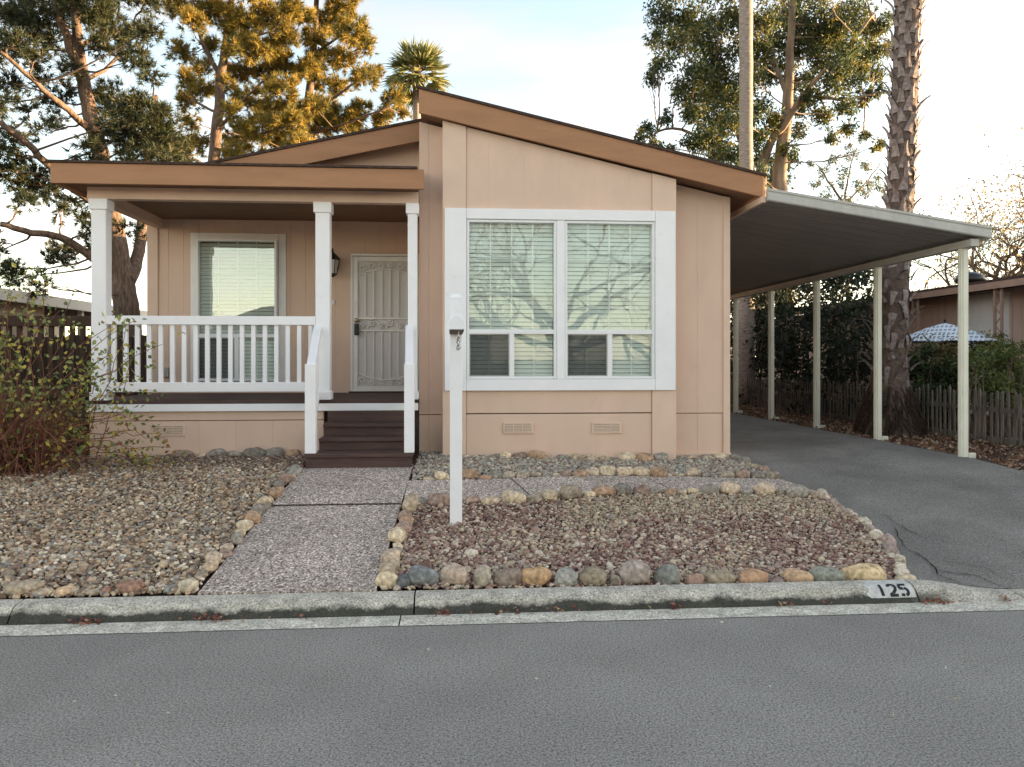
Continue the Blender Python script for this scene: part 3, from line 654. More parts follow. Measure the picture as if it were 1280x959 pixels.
def window(xa, xb, za, zb, ym, zsplit, vinyl=.028, y=YB, muntx=3, muntz=2, gm='glass', xsplit=.5):
    """fixed light above, sliding sashes below"""
    w = thing('window', ((xa+xb)/2, y, za), None, None); w.parent = house; w.location = WLOC[w.name]-WLOC[house.name]
    fm = MB(); frame_rect(fm, xa, xb, za, zb, vinyl, y-.035, y+.06); add('frame', fm, M['vinyl'], w, .003)
    add('transom_bar', MB().box(xa+vinyl, xb-vinyl, y-.03, y+.04, zsplit-.025, zsplit+.025), M['vinyl'], w, .003)
    xm = xa+(xb-xa)*xsplit
    add('sash_bar', MB().box(xm-.027, xm+.027, y-.028, y+.03, za+vinyl, zsplit-.025), M['vinyl'], w, .003)
    i0, i1 = xa+vinyl, xb-vinyl
    add('pane', MB().box(i0, i1, y+.004, y+.010, zsplit+.025, zb-vinyl), M[gm], w)
    add('pane', MB().box(i0, xm-.027, y+.012, y+.018, za+vinyl, zsplit-.025), M['glass'], w)
    add('pane', MB().box(xm+.027, i1, y+.004, y+.010, za+vinyl, zsplit-.025), M['glass'], w)
    sc = MB(); frame_rect(sc, i0, xm-.027, za+vinyl, zsplit-.025, .012, y-.012, y+.0)
    so_ = add('screen_frame', sc, M['steel'], w); add('screen', MB().box(i0+.012, xm-.039, y-.008, y-.006, za+vinyl+.012, zsplit-.037), M['screen'], w)
    for i in range(muntx):
        x = i0+(i1-i0)*(i+1)/(muntx+1); add('muntin', MB().box(x-.006, x+.006, y+.014, y+.022, zsplit+.025, zb-vinyl), M['vinyl'], w)
    for i in range(muntz):
        z = zsplit+.025+(zb-vinyl-zsplit-.025)*(i+1)/(muntz+1); add('muntin', MB().box(i0, i1, y+.0235, y+.030, z-.006, z+.006), M['vinyl'], w)
    for a, b in ((i0, xm-.03), (xm+.03, i1)):
        x = (a+b)/2; add('muntin', MB().box(x-.006, x+.006, y+.020, y+.027, za+vinyl, zsplit-.025), M['vinyl'], w)
    blinds(i0+.004, i1-.004, za+vinyl, zb-vinyl, y+.072, .048, w)
    return w
xmid = (PX(693, YB)+PX(708, YB))/2
add('mullion', MB().box(xmid-.045, xmid+.045, YB-.042, YB+.10, gz0+.002, gz1-.002), M['white'], house, .004)
zsp = PZ(700, 415, YB)
window(gx0+.004, xmid-.047, gz0+.004, gz1-.004, 0, zsp); window(xmid+.047, gx1-.004, gz0+.004, gz1-.004, 0, zsp)
# roof of the right half
def slab_roof(name, xa, xb, zf, y0, y1, th, m):
    return add(name, MB().prism([(xa, zf(xa)-th), (xb, zf(xb)-th), (xb, zf(xb)), (xa, zf(xa))], y0, y1), m, house)
slab_roof('roof', RX-.02, EX+.03, lambda x: roofz(x)+.028, 8.46, 22, .03, M['shingle'])
add('fascia_board', MB().prism([(RX, fasc_b(RX)), (EX, fasc_b(EX)+.02), (EX, roofz(EX)-.003), (RX, roofz(RX)-.003)], 8.48, 8.525), M['brown'], house, .003)
add('fascia_board', MB().box(EX-.04, EX, 8.527, 22, roofz(EX)-.245, roofz(EX)-.012), M['brown'], house, .003)
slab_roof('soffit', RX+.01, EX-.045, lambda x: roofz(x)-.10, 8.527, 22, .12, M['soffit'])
add('wall', MB().box(3.12, 3.225, YS+.105, 22, .36, 3.45), M['tan'], house)
add('wall', MB().box(-.395, -.30, YS+.105, 10.54, .36, 4.25), M['tan'], house)
# left roof, gable, porch roof
YG = 9.75; lz = lambda x: 4.49-.2275*(RX-x)
slab_roof('roof', -4.35, RX-.005, lambda x: lz(x)+.03, YG-.27, 22, .03, M['shingle'])
add('fascia_board', MB().prism([(-4.30, lz(-4.3)-.23), (RX-.01, lz(RX)-.24), (RX-.01, lz(RX)-.003), (-4.30, lz(-4.3)-.003)], YG-.25, YG-.205), M['brown'], house, .003)
add('siding_panel', MB().prism([(-3.9, 3.62), (RX-.012, 3.62), (RX-.012, lz(RX)-.05), (-3.9, lz(-3.9)-.05)], YG, YG+.08), M['tan'], house)
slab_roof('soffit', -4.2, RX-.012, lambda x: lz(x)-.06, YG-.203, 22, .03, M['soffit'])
PLX, PY = -4.21, 8.36
add('porch_roof', MB().add([(PLX-.02, PY-.02, 3.615), (RX-.012, PY-.02, 3.615), (RX-.012, YG-.002, 3.80), (PLX-.02, YG-.002, 3.80), (PLX-.02, PY-.02, 3.64), (RX-.012, PY-.02, 3.64), (RX-.012, YG-.002, 3.825), (PLX-.02, YG-.002, 3.825)],
    [(0, 3, 2, 1), (4, 5, 6, 7), (0, 1, 5, 4), (1, 2, 6, 5), (2, 3, 7, 6), (3, 0, 4, 7)]), M['shingle'], house)
add('fascia_board', MB().box(PLX, PX(530, PY), PY, PY+.04, 3.40, 3.612), M['brown'], house, .003)
add('fascia_board', MB().box(PLX, PLX+.04, PY+.042, 14, 3.402, 3.605), M['brown'], house, .003)
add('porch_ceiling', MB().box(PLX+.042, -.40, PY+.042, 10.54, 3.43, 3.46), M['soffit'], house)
add('porch_beam', MB().box(-3.97, -.402, 8.64, 8.76, 3.30, 3.428), M['tan'], house, .003)
add('porch_beam', MB().box(-3.97, -3.87, 8.762, 10.545, 3.305, 3.428), M['tan'], house, .003)
# porch wall
add('siding_panel', grooved(-3.93, -.402, YW, K(1.10), K(3.428), .1, .2, gap=.006, dep=.004, off=.13), M['tan'], house)
add('corner_board', MB().box(-4.07, -3.932, YW-.02, YW+.1, .40, 3.428), M['tantrim'], house, .003)
add('wall', MB().box(-4.05, -3.95, YW+.105, 22, .40, 3.45), M['tan'], house)
# porch posts
def post(x, w, y=8.70):
    p = add('porch_post', MB().box(x-w/2, x+w/2, y-.075, y+.075, 1.11, 3.298), M['white'], house, .006)
    add('post_cap', MB().box(x-w/2-.02, x+w/2+.02, y-.095, y+.095, 3.18, 3.296), M['white'], p, .006)
    add('post_base', MB().box(x-w/2-.015, x+w/2+.015, y-.09, y+.09, 1.109, 1.20), M['white'], p, .006); return p
px1, px2, px3 = PX(127, 8.7), PX(404.5, 8.7), PX(516, 8.7)
post(px1, .155); post(px2, .155); post(px3, .105)
# deck
deck = add('deck', MB().box(-3.95, -.402, 8.83, YW-.002, .86, 1.065), M['step'], house)
for i in range(13):
    y0 = 8.665+i*.145; add('deck_board', MB().box(-4.0, -.405, y0, min(y0+.139, YW-.022), 1.068, 1.107), M['step'], deck, .004)
sx0, sx1 = PX(395, 8.66), PX(506, 8.66)
add('rim_board', MB().box(-3.985, -.405, 8.655, 8.678, .985, 1.066), M['white'], house, .003)
add('skirting_panel', MB().box(-3.97, px2, 8.70, 8.80, .885, .983), M['tan'], house, .003)
add('skirting_panel', grooved(-3.97, px2, 8.706, K(.44), K(.877), .09, .4, off=.36), M['tan'], house)
vent(190, 232, 531, 545, 8.706)
# porch railing
rail = thing('porch_railing', ((px1+px2)/2, 8.67, 1.11), None, None); rail.parent = house; rail.location = WLOC[rail.name]-WLOC[house.name]
zr1, zr0, zb1, zb0 = PZ(260, 395, 8.62), PZ(260, 406, 8.62), PZ(260, 478, 8.62), PZ(260, 490, 8.62)
ra, rb = px1+.079, px2-.079
add('top_rail', MB().box(ra, rb, 8.62, 8.71, zr0, zr1), M['white'], rail, .004); add('bottom_rail', MB().box(ra, rb, 8.63, 8.70, zb0, zb1), M['white'], rail, .004)
bal = MB().box(-.022, .022, -.02, .02, 0, zr0-zb1); bme = bpy.data.meshes.new('baluster'); bme.from_pydata(bal.v, [], bal.f); bme.materials.append(M['white'])
nb = int((rb-ra)/.1235)
for i in range(nb): put('baluster', bme, (ra+(rb-ra)*(i+.55)/nb, 8.665, zb1), rail)
# steps
st = thing('stairs', ((sx0+sx1)/2, 7.8, .42), None, None); st.parent = house; st.location = WLOC[st.name]-WLOC[house.name]
a_, b_ = PX(380, 7.78), PX(516, 7.78)
add('riser', MB().box(a_+.01, b_-.01, 7.80, 7.84, .40, .572), M['step'], st, .003); add('tread', MB().box(a_, b_, 7.77, 8.09, .574, .612), M['step'], st, .006)
ta, tb = PX(394, 7.9)+.01, PX(507, 7.9)-.0
for i, (y, z) in enumerate(((8.04, .740), (8.30, .866))):
    add('tread', MB().box(ta, tb, y, y+.31, z-.036, z), M['step'], st, .006); add('riser', MB().box(ta, tb, y+.03, y+.06, z-.125, z-.038), M['step'], st, .003)
add('riser', MB().box(ta, tb, 8.60, 8.63, .868, .982), M['step'], st, .003)
def stair_rail(xn, w, xp, uside):
    r_ = thing('stair_railing', (xn, 7.85, .61), None, None); r_.parent = house; r_.location = WLOC[r_.name]-WLOC[house.name]
    add('newel_post', MB().box(xn-w/2, xn+w/2, 7.80, 7.80+w, .613, PZ(388, 455, 7.8)), M['white'], r_, .005)
    A, B = Vector((xn, 7.86, 1.50)), Vector((xp, 8.64, 1.92))
    add('top_rail', MB().beam(A, B, .085, .04), M['white'], r_, .004)
    A2, B2 = Vector((xn, 7.905, .80)), Vector((xp, 8.625, 1.20)); add('bottom_rail', MB().beam(A2, B2, .045, .07), M['white'], r_, .004)
    for i in range(5):
        t = (i+.7)/5.6; p, q = A2.lerp(B2, t), A.lerp(B, t); m_ = MB().box(p.x-.018, p.x+.018, p.y-.018, p.y+.018, p.z+.02, q.z-.01); add('baluster', m_, M['white'], r_)
stair_rail(PX(388, 7.82), .105, px2-.05, 0); stair_rail(PX(511.5, 7.82), .10, px3-.035, 1)
# porch window
pwx0, pwx1 = PX(239, YW), PX(358, YW); pz1, pz0 = PZ(298, 292, YW), PZ(298, 482, YW)
for b in ((pwx0, pwx0+.10, pz0, pz1), (pwx1-.10, pwx1, pz0, pz1), (pwx0+.102, pwx1-.102, pz0, pz0+.06), (pwx0+.102, pwx1-.102, pz1-.09, pz1)):
    add('window_casing', MB().box(b[0], b[1], YW-.03, YW+.05, b[2], b[3]), M['cream'], house, .003)
add('wall', MB().box(pwx0+.10, pwx1-.10, YW-.004, YW+.0, pz0+.06, pz1-.09), M['roomdark'], house)  # dark panel behind the porch window, room shade put into its colour
def shifted_window():
    return window(pwx0+.104, pwx1-.104, pz0+.064, pz1-.094, 0, PZ(298, 420, YW), y=YW-.09, gm='porchglass')
shifted_window()
# security door
dx0, dx1, dz0, dz1 = PX(439, YW), PX(439, YW)+.94, 1.125, PZ(470, 318, YW)
door = add('door', MB().box(dx0+.03, dx1-.03, YW-.02, YW-.004, dz0, dz1-.03), M['doorpanel'], house)
fm = MB(); frame_rect(fm, dx0, dx1, dz0-.012, dz1, .03, YW-.06, YW+.0); add('door_frame', fm, M['cream'], door, .003)
fm = MB(); frame_rect(fm, dx0+.034, dx1-.034, dz0+.01, dz1-.042, .06, YW-.055, YW-.025); add('door_leaf_frame', fm, M['cream'], door, .003)
ia, ib = dx0+.094, dx1-.094; zl, zh = dz0+.07, dz1-.102; yb = YW-.04
zk = lambda v: PZ(480, v, YW)
for z in (zk(398.5), zk(413.5)):
    add('cross_bar', MB().box(ia, ib, yb-.013, yb+.013, z-.012, z+.012), M['cream'], door, .002)
def arcz(x, top):
    t = (x-ia)/(ib-ia)*2-1
    return zk(345)+(zk(337)-zk(345))*(1-t*t) if top else zk(466)+(zk(475)-zk(466))*(1-t*t)
for top in (True, False):
    add('arched_bar', MB().tube([(x, yb, arcz(x, top)) for x in np.linspace(ia, ib, 15)], .010, 6), M['cream'], door)
for i in range(6):
    x = ia+(ib-ia)*(i+.9)/6.8
    add('bar', MB().box(x-.008, x+.008, yb-.008, yb+.008, zk(398.5)+.012, arcz(x, True)), M['cream'], door)
    add('bar', MB().box(x-.008, x+.008, yb-.008, yb+.008, arcz(x, False), zk(413.5)-.012), M['cream'], door)
def spiral(cx, cz, r, a0, turns, sg): return [(cx+r*(1-.75*t)*math.cos(a0+sg*2*math.pi*turns*t), yb-.012, cz+r*(1-.75*t)*math.sin(a0+sg*2*math.pi*turns*t)) for t in np.linspace(0, 1, 13)]
def scroll(pts, rr): add('scroll', MB().tube(pts, rr, 5), M['cream'], door)
for j, x in enumerate(np.linspace(ia+.06, ib-.06, 6)):
    sg = 1 if j % 2 else -1
    zt = (arcz(x, True)+zh)/2; r = max(.02, min(.05, (zh-arcz(x, True))*.42)); scroll(spiral(x, zt, r, 0, 1.2, sg), .0095)
    zt = (arcz(x, False)+zl)/2; r = max(.02, min(.05, (arcz(x, False)-zl)*.42)); scroll(spiral(x, zt, r, math.pi, 1.2, sg), .0095)
    zt = (zk(398.5)+zk(413.5))/2; scroll(spiral(x, zt+.015*sg, .045, math.pi/2*sg, 1.3, sg), .009)
    scroll([(x-.06, yb, zt-.05*sg), (x-.02, yb, zt), (x+.03, yb, zt+.045*sg)], .009)
kn = P(447, 401, YW); mb = MB(); prof_k = [(.012, 0), (.03, .0), (.03, .01), (.012, .02), (.012, .045), (.028, .055), (.03, .07), (.018, .085)]
mb.lathe(prof_k, (0, 0, 0), 14); mb.v = [(kn.x+x, YW-.055-z, kn.z+y) for x, y, z in mb.v]; add('door_knob', mb, M['brass'], door, smooth=True)
add('threshold', MB().box(dx0-.02, dx1+.02, YW-.11, YW-.001, 1.1085, 1.126), M['brownfence'], house, .003)
lb = thing('lock_box', (kn.x, YW-.10, kn.z-.19), 'dark blue key safe hanging from the security door knob', 'lock box')
add('case', MB().box(kn.x-.032, kn.x+.032, YW-.13, YW-.085, kn.z-.20, kn.z-.045), M['lockbox'], lb, .012)
add('shackle', MB().tube([(kn.x-.02, YW-.105, kn.z-.046), (kn.x-.02, YW-.105, kn.z), (kn.x-.012, YW-.105, kn.z+.022), (kn.x+.012, YW-.105, kn.z+.022), (kn.x+.02, YW-.105, kn.z), (kn.x+.02, YW-.105, kn.z-.046)], .005, 6), M['steel'], lb)
add('cover', MB().box(kn.x-.024, kn.x+.024, YW-.136, YW-.129, kn.z-.185, kn.z-.075), M['black'], lb, .003)
db = P(417, 378, YW); add('doorbell', MB().box(db.x-.018, db.x+.018, YW-.02, YW, db.z-.03, db.z+.03), M['cream'], house, .004)
# porch lantern on the wall
lp = P(418, 330, YW); lx, lzz = lp.x+.0, lp.z; ly = YW-.16
lan = thing('wall_lantern', (lx, YW, lzz-.15), None, None); lan.parent = house; lan.location = WLOC[lan.name]-WLOC[house.name]
add('back_plate', MB().box(lx-.045, lx+.045, YW-.03, YW, lzz-.08, lzz+.08), M['black'], lan, .006)
add('arm', MB().tube([(lx, YW-.03, lzz+.03), (lx, YW-.08, lzz-.0), (lx, YW-.12, lzz+.03), (lx, ly, lzz+.07)], .011, 6), M['black'], lan)
add('lantern_top', MB().lathe([(.10, .0), (.105, .012), (.075, .05), (.05, .075), (.03, .09), (.012, .12), (.016, .14), (.006, .16)], (lx, ly, lzz+.03), 6), M['black'], lan)
add('lantern_base', MB().lathe([(.02, -.035), (.035, -.02), (.062, 0), (.062, .012)], (lx, ly, lzz-.16), 6), M['black'], lan)
m_ = MB()
for k in range(6):
    a = k*math.pi/3; m_.tube([(lx+.06*math.cos(a), ly+.06*math.sin(a), lzz-.15), (lx+.093*math.cos(a), ly+.093*math.sin(a), lzz+.035)], .006, 4)
add('lantern_cage', m_, M['black'], lan)
M['lampglass'] = mat('frosted lamp glass', (.55, .55, .53), .3, .05); add('lantern_glass', MB().lathe([(.05, -.15), (.08, .03)], (lx, ly, lzz), 6), M['lampglass'], lan)
ob = P(207, 466, YW); add('outlet_cover', MB().box(ob.x-.05, ob.x+.05, YW-.05, YW, ob.z-.06, ob.z+.07), M['steel'], house, .008)

# ------------------------------------------------------------------ carport
cp = thing('carport', (4.7, 8.4, .42), 'flat sloping cream metal carport roof on thin posts over the driveway', 'carport')
CY0, CY1 = 8.36, 17.2; cxa, cxb = 3.504, 6.14; cza, czb = 3.36, 2.965
cz = lambda x: cza+(czb-cza)*(x-cxa)/(cxb-cxa)
npan = 29; pw = (CY1-CY0-.06)/npan
def pan_mesh():
    prof_ = [(0, .07), (.006, .07), (.012, 0), (pw*.32, 0), (pw*.34, .012), (pw*.38, .012), (pw*.40, 0), (pw*.64, 0), (pw*.66, .012), (pw*.70, .012), (pw*.72, 0), (pw-.012, 0), (pw-.008, .07), (pw-.004, .07)]
    vs = []; n = len(prof_)
    for x in (cxa, cxb-.03):
        vs += [(x, y, z+cz(x)) for y, z in prof_]
    top = [(x, y, z+cz(x)+.003) for x in (cxa, cxb-.03) for y, z in prof_]
    fs = [(i+1, i, n+i, n+i+1) for i in range(n-1)]
    m_ = MB().add(vs, fs); m_.add(top, [(i, i+1, n+i+1, n+i) for i in range(n-1)]); return m_
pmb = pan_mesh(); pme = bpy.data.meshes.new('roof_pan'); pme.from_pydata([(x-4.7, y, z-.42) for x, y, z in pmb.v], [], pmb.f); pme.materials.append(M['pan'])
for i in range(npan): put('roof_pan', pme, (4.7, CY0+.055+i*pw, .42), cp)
# front edge fascia: a rolled gutter-like strip with two ribs
def edge(x): return [(CY0+.05, cz(x)-.022), (CY0+.05, cz(x)+.115), (CY0, cz(x)+.115), (CY0, cz(x)+.09), (CY0+.012, cz(x)+.08), (CY0+.012, cz(x)+.055), (CY0, cz(x)+.045), (CY0, cz(x)-.01), (CY0+.01, cz(x)-.022)]
E0, E1 = edge(cxa), edge(cxb); n = len(E0)
add('edge_trim', MB().add([(cxa, y, z) for y, z in E0]+[(cxb, y, z) for y, z in E1], [(i, (i+1) % n, (i+1) % n+n, i+n) for i in range(n)]+[tuple(range(n-1, -1, -1)), tuple(range(n, 2*n))]), M['panface'], cp)
add('edge_trim', MB().box(cxb-.03, cxb+.012, CY0+.052, CY1, czb-.03, czb+.115), M['panface'], cp, .004)
add('ledger_rail', MB().box(3.455, 3.503, CY0+.06, CY1, 3.325, 3.394), M['tantrim'], cp, .003)
add('beam', MB().box(5.93, 6.03, CY0+.06, CY1-.1, 2.86, 2.945), M['panface'], cp, .004)
m_ = MB().box(-.024, .024, -.045, -.03, 0, 1); m_.box(-.045, .045, -.03, .03, 0, 1); m_.box(-.024, .024, .03, .045, 0, 1); m_.box(-.055, -.045, -.012, .012, 0, 1); m_.box(.045, .055, -.012, .012, 0, 1)
cpm = bpy.data.meshes.new('post'); cpm.from_pydata(m_.v, [], m_.f); cpm.materials.append(M['postpaint'])
for i in range(5):
    y = 8.63+i*1.835; z = float(gz(5.98, y)); o = put('post', cpm, (5.98, y, z), cp, scale=(1, 1, 2.858-z))
    add('post_foot', MB().box(6.035, 6.13, y-.02, y+.02, z-.02, z+.05), M['postpaint'], cp, .008)
#---TREES---
# ------------------------------------------------------------------ plants
def unit(a): return a/np.maximum(np.linalg.norm(a, axis=-1, keepdims=True), 1e-9)
def ball(n): return unit(rng.normal(size=(n, 3)))*rng.random((n, 1))**(1/3)
def leafmesh(name, C, D, L, Wd, col, matl, needle=False):
    """C base points, D directions, L lengths, Wd widths -> folded rhombus leaves (or needle triangles)"""
    n = len(C); D = unit(D); s = unit(np.cross(D, rng.normal(size=(n, 3)))); L = np.broadcast_to(L, n)[:, None]; Wd = np.broadcast_to(Wd, n)[:, None]
    if needle:
        V = np.stack([C+s*Wd/2, C-s*Wd/2, C+D*L], 1); Fc = np.arange(3*n).reshape(n, 3); k = 3
    else:
        nn_ = np.cross(D, s); V = np.stack([C, C+D*L*.45+s*Wd/2+nn_*Wd*.15, C+D*L-nn_*L*.12, C+D*L*.45-s*Wd/2+nn_*Wd*.15], 1)
        i = np.arange(n)*4; Fc = np.stack([np.stack([i, i+1, i+2], -1), np.stack([i, i+2, i+3], -1)], 1).reshape(-1, 3); k = 4
    return npmesh(name, V.reshape(-1, 3), Fc, matl, np.repeat(col, k, 0))
def cols(pal, n, j=.2): return np.array(pal)[rng.integers(0, len(pal), n)]*rng.uniform(1-j, 1+j, (n, 1))
def near_on(limbs, p):
    best = None
    for pts, _ in limbs:
        for q in pts:
            d = (q-p).length+max(0, q.z-p.z)*.8
            if best is None or d < best[0]: best = (d, q)
    return best[1]
def px_limbs(limbs, Y):
    """limbs given as lists of (u, v, dY, radius)"""
    out = []
    for L in limbs:
        pts = [P(u, v, Y+dy) for u, v, dy, r in L]; rad = [r for *_, r in L]; Q, Rr = [], []
        for i in range(len(pts)-1):
            p0, p1, p2, p3 = pts[max(i-1, 0)], pts[i], pts[i+1], pts[min(i+2, len(pts)-1)]
            for t in np.linspace(0, 1, 5)[:-1]:
                c = .5*((2*p1)+(p2-p0)*t+(2*p0-5*p1+4*p2-p3)*t*t+(3*p1-p0-3*p2+p3)*t**3)
                Q.append(c+Vector(rng.normal(0, .012, 3))); Rr.append(rad[i]+(rad[i+1]-rad[i])*t)
        Q.append(pts[-1]); Rr.append(rad[-1]); out.append((Q, Rr))
    return out
def tree(name, label, cat, limbs, clusters, Y, bark, build, group=None, depth=1.6, twig=.016):
    """limbs and crown clusters ((u, v, radius in photo pixels)) set out in depth round Y"""
    LB = px_limbs(limbs, Y); b = LB[0][0][0]
    root = thing(name, (b.x, b.y, .42), label, cat, group)
    tr = MB()
    for pts, rad in LB: tr.tube(pts, rad, 9)
    add('trunk', tr, bark, root, smooth=True)
    cl = []; tw = MB()
    for c in clusters:
        u, v, r = c[:3]; yy = Y+(c[3] if len(c) > 3 else rng.uniform(-depth, depth)); p = P(u, v, yy); rr = r*yy/F; cl.append((np.array(p), rr))
        q = near_on(LB, p); d = (p-q).length
        mid = q.lerp(p, .5)+Vector(rng.normal(0, .06*d, 3))-Vector((0, 0, .06*d)); bez = [q.lerp(mid, t).lerp(mid.lerp(p, t), t)+Vector(rng.normal(0, .015, 3)) for t in np.linspace(0, 1, 7)]
        tw.tube(bez, [twig*(1.5-1.1*t) for t in np.linspace(0, 1, 7)], 5)
        for _ in range(5):
            o_ = bez[random.randrange(3, 7)]; e = p+Vector(ball(1)[0])*rr*.85; m2 = o_.lerp(e, .5)+Vector((0, 0, .12*rr)); tw.tube([o_.lerp(m2, t).lerp(m2.lerp(e, t), t)+Vector(rng.normal(0, .012, 3)) for t in np.linspace(0, 1, 5)], [twig*(.5-.35*t) for t in np.linspace(0, 1, 5)], 4, False)
    tb = add('branch', tw, bark, root); tb['kind'] = 'stuff'
    me = build(cl); o = put('crown', me, root.location, root); me.transform(Matrix.Translation(-Vector(root.location))); return root
def pine_crown(pal, dens=1.0, nl=.2, gold=None):
    def f(cl):
        Cs, Ds, Ts = [], [], []
        for c, r in cl:
            n = max(8, int(dens*190*r*r/.16*.5+14)); sub = ball(max(3, n//9))*r*np.array([1, 1, .7])
            o = sub[rng.integers(0, len(sub), n)]+rng.normal(0, .09, (n, 3))
            d = unit(o/max(r, .1)*.9+rng.normal(0, .55, (n, 3))+np.array([0, 0, .35])); k = 15
            Cs.append(np.repeat(c+o, k, 0)+rng.normal(0, .012, (n*k, 3))); Ds.append(np.repeat(d, k, 0)+rng.normal(0, .55, (n*k, 3)))
            base = np.array(pal)[rng.integers(0, len(pal), max(1, len(sub)))].mean(0); t = cols(pal, n)*.7+base*.3
            Ts.append(np.repeat(t, k, 0))
        Cs, Ds, Ts = map(np.concatenate, (Cs, Ds, Ts)); n = len(Cs)
        return leafmesh('crown', Cs, Ds, rng.uniform(.7, 1.2, n)*nl, rng.uniform(.8, 1.2, n)*nl*.105, Ts, M['needle'], True)
    return f
def leaf_crown(pal, L, Wd, dens=1.0, droop=-.3, clump=7, flat=.85, cs=.24):
    def f(cl):
        Cs, Ts = [], []
        for c, r in cl:
            n = max(10, int(dens*r*r*900)); m = max(3, n//clump//3); sub = ball(m)*r*np.array([1, 1, flat])
            k = rng.integers(0, m, n); o = sub[k]+rng.normal(0, cs*min(r, .6), (n, 3))
            Cs.append(c+o); tc_ = cols(pal, m, .15); Ts.append(tc_[k]*rng.uniform(.8, 1.2, (n, 1)))
        Cs, Ts = np.concatenate(Cs), np.concatenate(Ts); n = len(Cs)
        return leafmesh('crown', Cs, rng.normal(0, 1, (n, 3))+np.array([0, 0, droop*2]), rng.uniform(.7, 1.25, n)*L, rng.uniform(.8, 1.2, n)*Wd, Ts, M['leaf'])
    return f
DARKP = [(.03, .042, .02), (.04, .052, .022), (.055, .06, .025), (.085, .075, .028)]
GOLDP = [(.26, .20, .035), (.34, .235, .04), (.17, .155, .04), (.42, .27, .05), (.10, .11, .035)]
# the big forked pine at the left
L1 = [[(166, 560, 0, .30), (160, 400, 0, .25), (152, 345, 0, .215), (140, 270, .1, .19), (128, 205, .2, .17), (116, 155, .3, .15), (105, 105, .4, .13), (97, 50, .5, .10), (94, 0, .6, .085), (92, -60, .7, .06)],
      [(107, 112, .4, .11), (88, 60, .1, .085), (72, 15, -.2, .07), (58, -40, -.4, .05)],
      [(160, 352, 0, .16), (172, 322, .3, .12), (178, 280, .7, .10), (186, 220, 1.1, .075), (182, 165, 1.3, .06), (196, 120, 1.5, .045)],
      [(112, 163, .3, .075), (86, 138, -.3, .06), (60, 118, -.7, .05), (30, 90, -1.1, .04), (0, 65, -1.4, .03)],
      [(134, 262, .1, .10), (100, 242, -.4, .085), (64, 210, -.9, .07), (34, 180, -1.3, .06), (0, 152, -1.7, .05)],
      [(150, 345, 0, .10), (115, 322, -.4, .085), (75, 296, -.8, .07), (40, 291, -1.2, .06), (0, 280, -1.5, .05)],
      [(103, 100, .4, .05), (130, 88, .9, .04), (152, 60, 1.3, .03)], [(120, 170, .3, .05), (150, 160, .9, .04), (185, 150, 1.4, .03)],
      [(98, 60, .5, .045), (130, 40, 1, .035), (170, 35, 1.5, .025)]]
CL1 = [(20,30,26),(50,16,26),(118,14,30),(150,42,20),(180,38,18),(128,58,18),(168,74,18),(188,94,12),(140,128,30),(176,136,26),(204,152,18),(190,172,22),(152,170,20),(214,186,13),(232,200,13),(112,190,13),(20,58,20),(45,74,14),(64,52,16),(8,104,16),(50,98,10),(60,124,10),(84,118,10),(70,150,9),(18,172,14),(52,164,9),(12,214,18),(42,220,14),(58,240,11),(22,195,11),(28,232,14),(66,226,12),(84,250,10),(26,252,9),(76,264,6),(100,272,9),(110,286,7),(114,302,10),(86,310,14),(74,322,11),(20,346,14),(50,356,11),(8,332,9),(156,286,9),(178,292,8),(205,205,12),(160,200,16),(182,200,14),(135,165,14),(10,5,22),(80,0,22),(110,-25,30),(60,-40,30),(150,-10,26),(190,-5,18),(20,-30,26),(0,130,14),(-20,60,26),(-25,180,24),(-30,250,22),(-20,310,18),(90,85,11),(100,20,14),(40,135,7),(215,165,10),(170,160,18),(200,185,15)]
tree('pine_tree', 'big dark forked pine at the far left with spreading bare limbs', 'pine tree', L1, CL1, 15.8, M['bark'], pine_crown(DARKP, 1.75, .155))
L2 = [[(262, 460, 0, .26), (264, 300, 0, .24), (265, 225, 0, .21), (272, 150, .1, .18), (277, 90, .2, .15), (284, 40, .3, .12), (290, -10, .4, .1), (294, -70, .5, .06)],
      [(274, 92, .2, .09), (256, 60, .0, .075), (246, 30, -.2, .06), (240, -5, -.4, .045)], [(270, 165, .1, .07), (300, 130, -.4, .05), (330, 100, -.9, .035)],
      [(268, 190, .1, .06), (310, 175, -.6, .045), (350, 160, -1.1, .03)], [(280, 70, .2, .06), (310, 48, -.4, .045), (340, 40, -.8, .03)], [(270, 140, .1, .05), (240, 125, .3, .035)]]
CL2 = [(270,18,20),(240,28,15),(226,64,14),(230,100,12),(235,130,12),(252,110,15),(300,28,26),(332,18,24),(320,58,24),(342,70,20),(300,88,16),(334,95,16),(350,112,20),(310,120,16),(345,140,24),(365,158,20),(320,160,20),(290,140,12),(300,172,20),(340,176,18),(236,150,10),(246,180,13),(230,190,13),(355,45,18),(360,10,16),(290,60,12),(262,60,11),(285,105,10),(375,185,18),(300,-20,26),(260,-20,22),(335,-25,24),(225,10,14),(290,-60,26),(255,85,11),(325,200,16),(365,195,16),(290,195,14),(355,85,14)]
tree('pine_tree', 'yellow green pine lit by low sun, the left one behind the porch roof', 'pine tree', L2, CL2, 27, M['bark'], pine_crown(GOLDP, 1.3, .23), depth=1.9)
L3 = [[(372, 460, 0, .24), (378, 200, 0, .19), (386, 120, .1, .15), (392, 60, .2, .11), (396, 0, .3, .09), (398, -60, .4, .05)],
      [(384, 140, .1, .07), (420, 120, -.5, .05), (455, 95, -.9, .035)], [(381, 170, .1, .06), (430, 155, -.4, .045), (485, 135, -.8, .03)], [(390, 70, .2, .05), (425, 45, -.3, .04), (445, 30, -.6, .03)], [(388, 100, .2, .05), (372, 70, .6, .03)]]
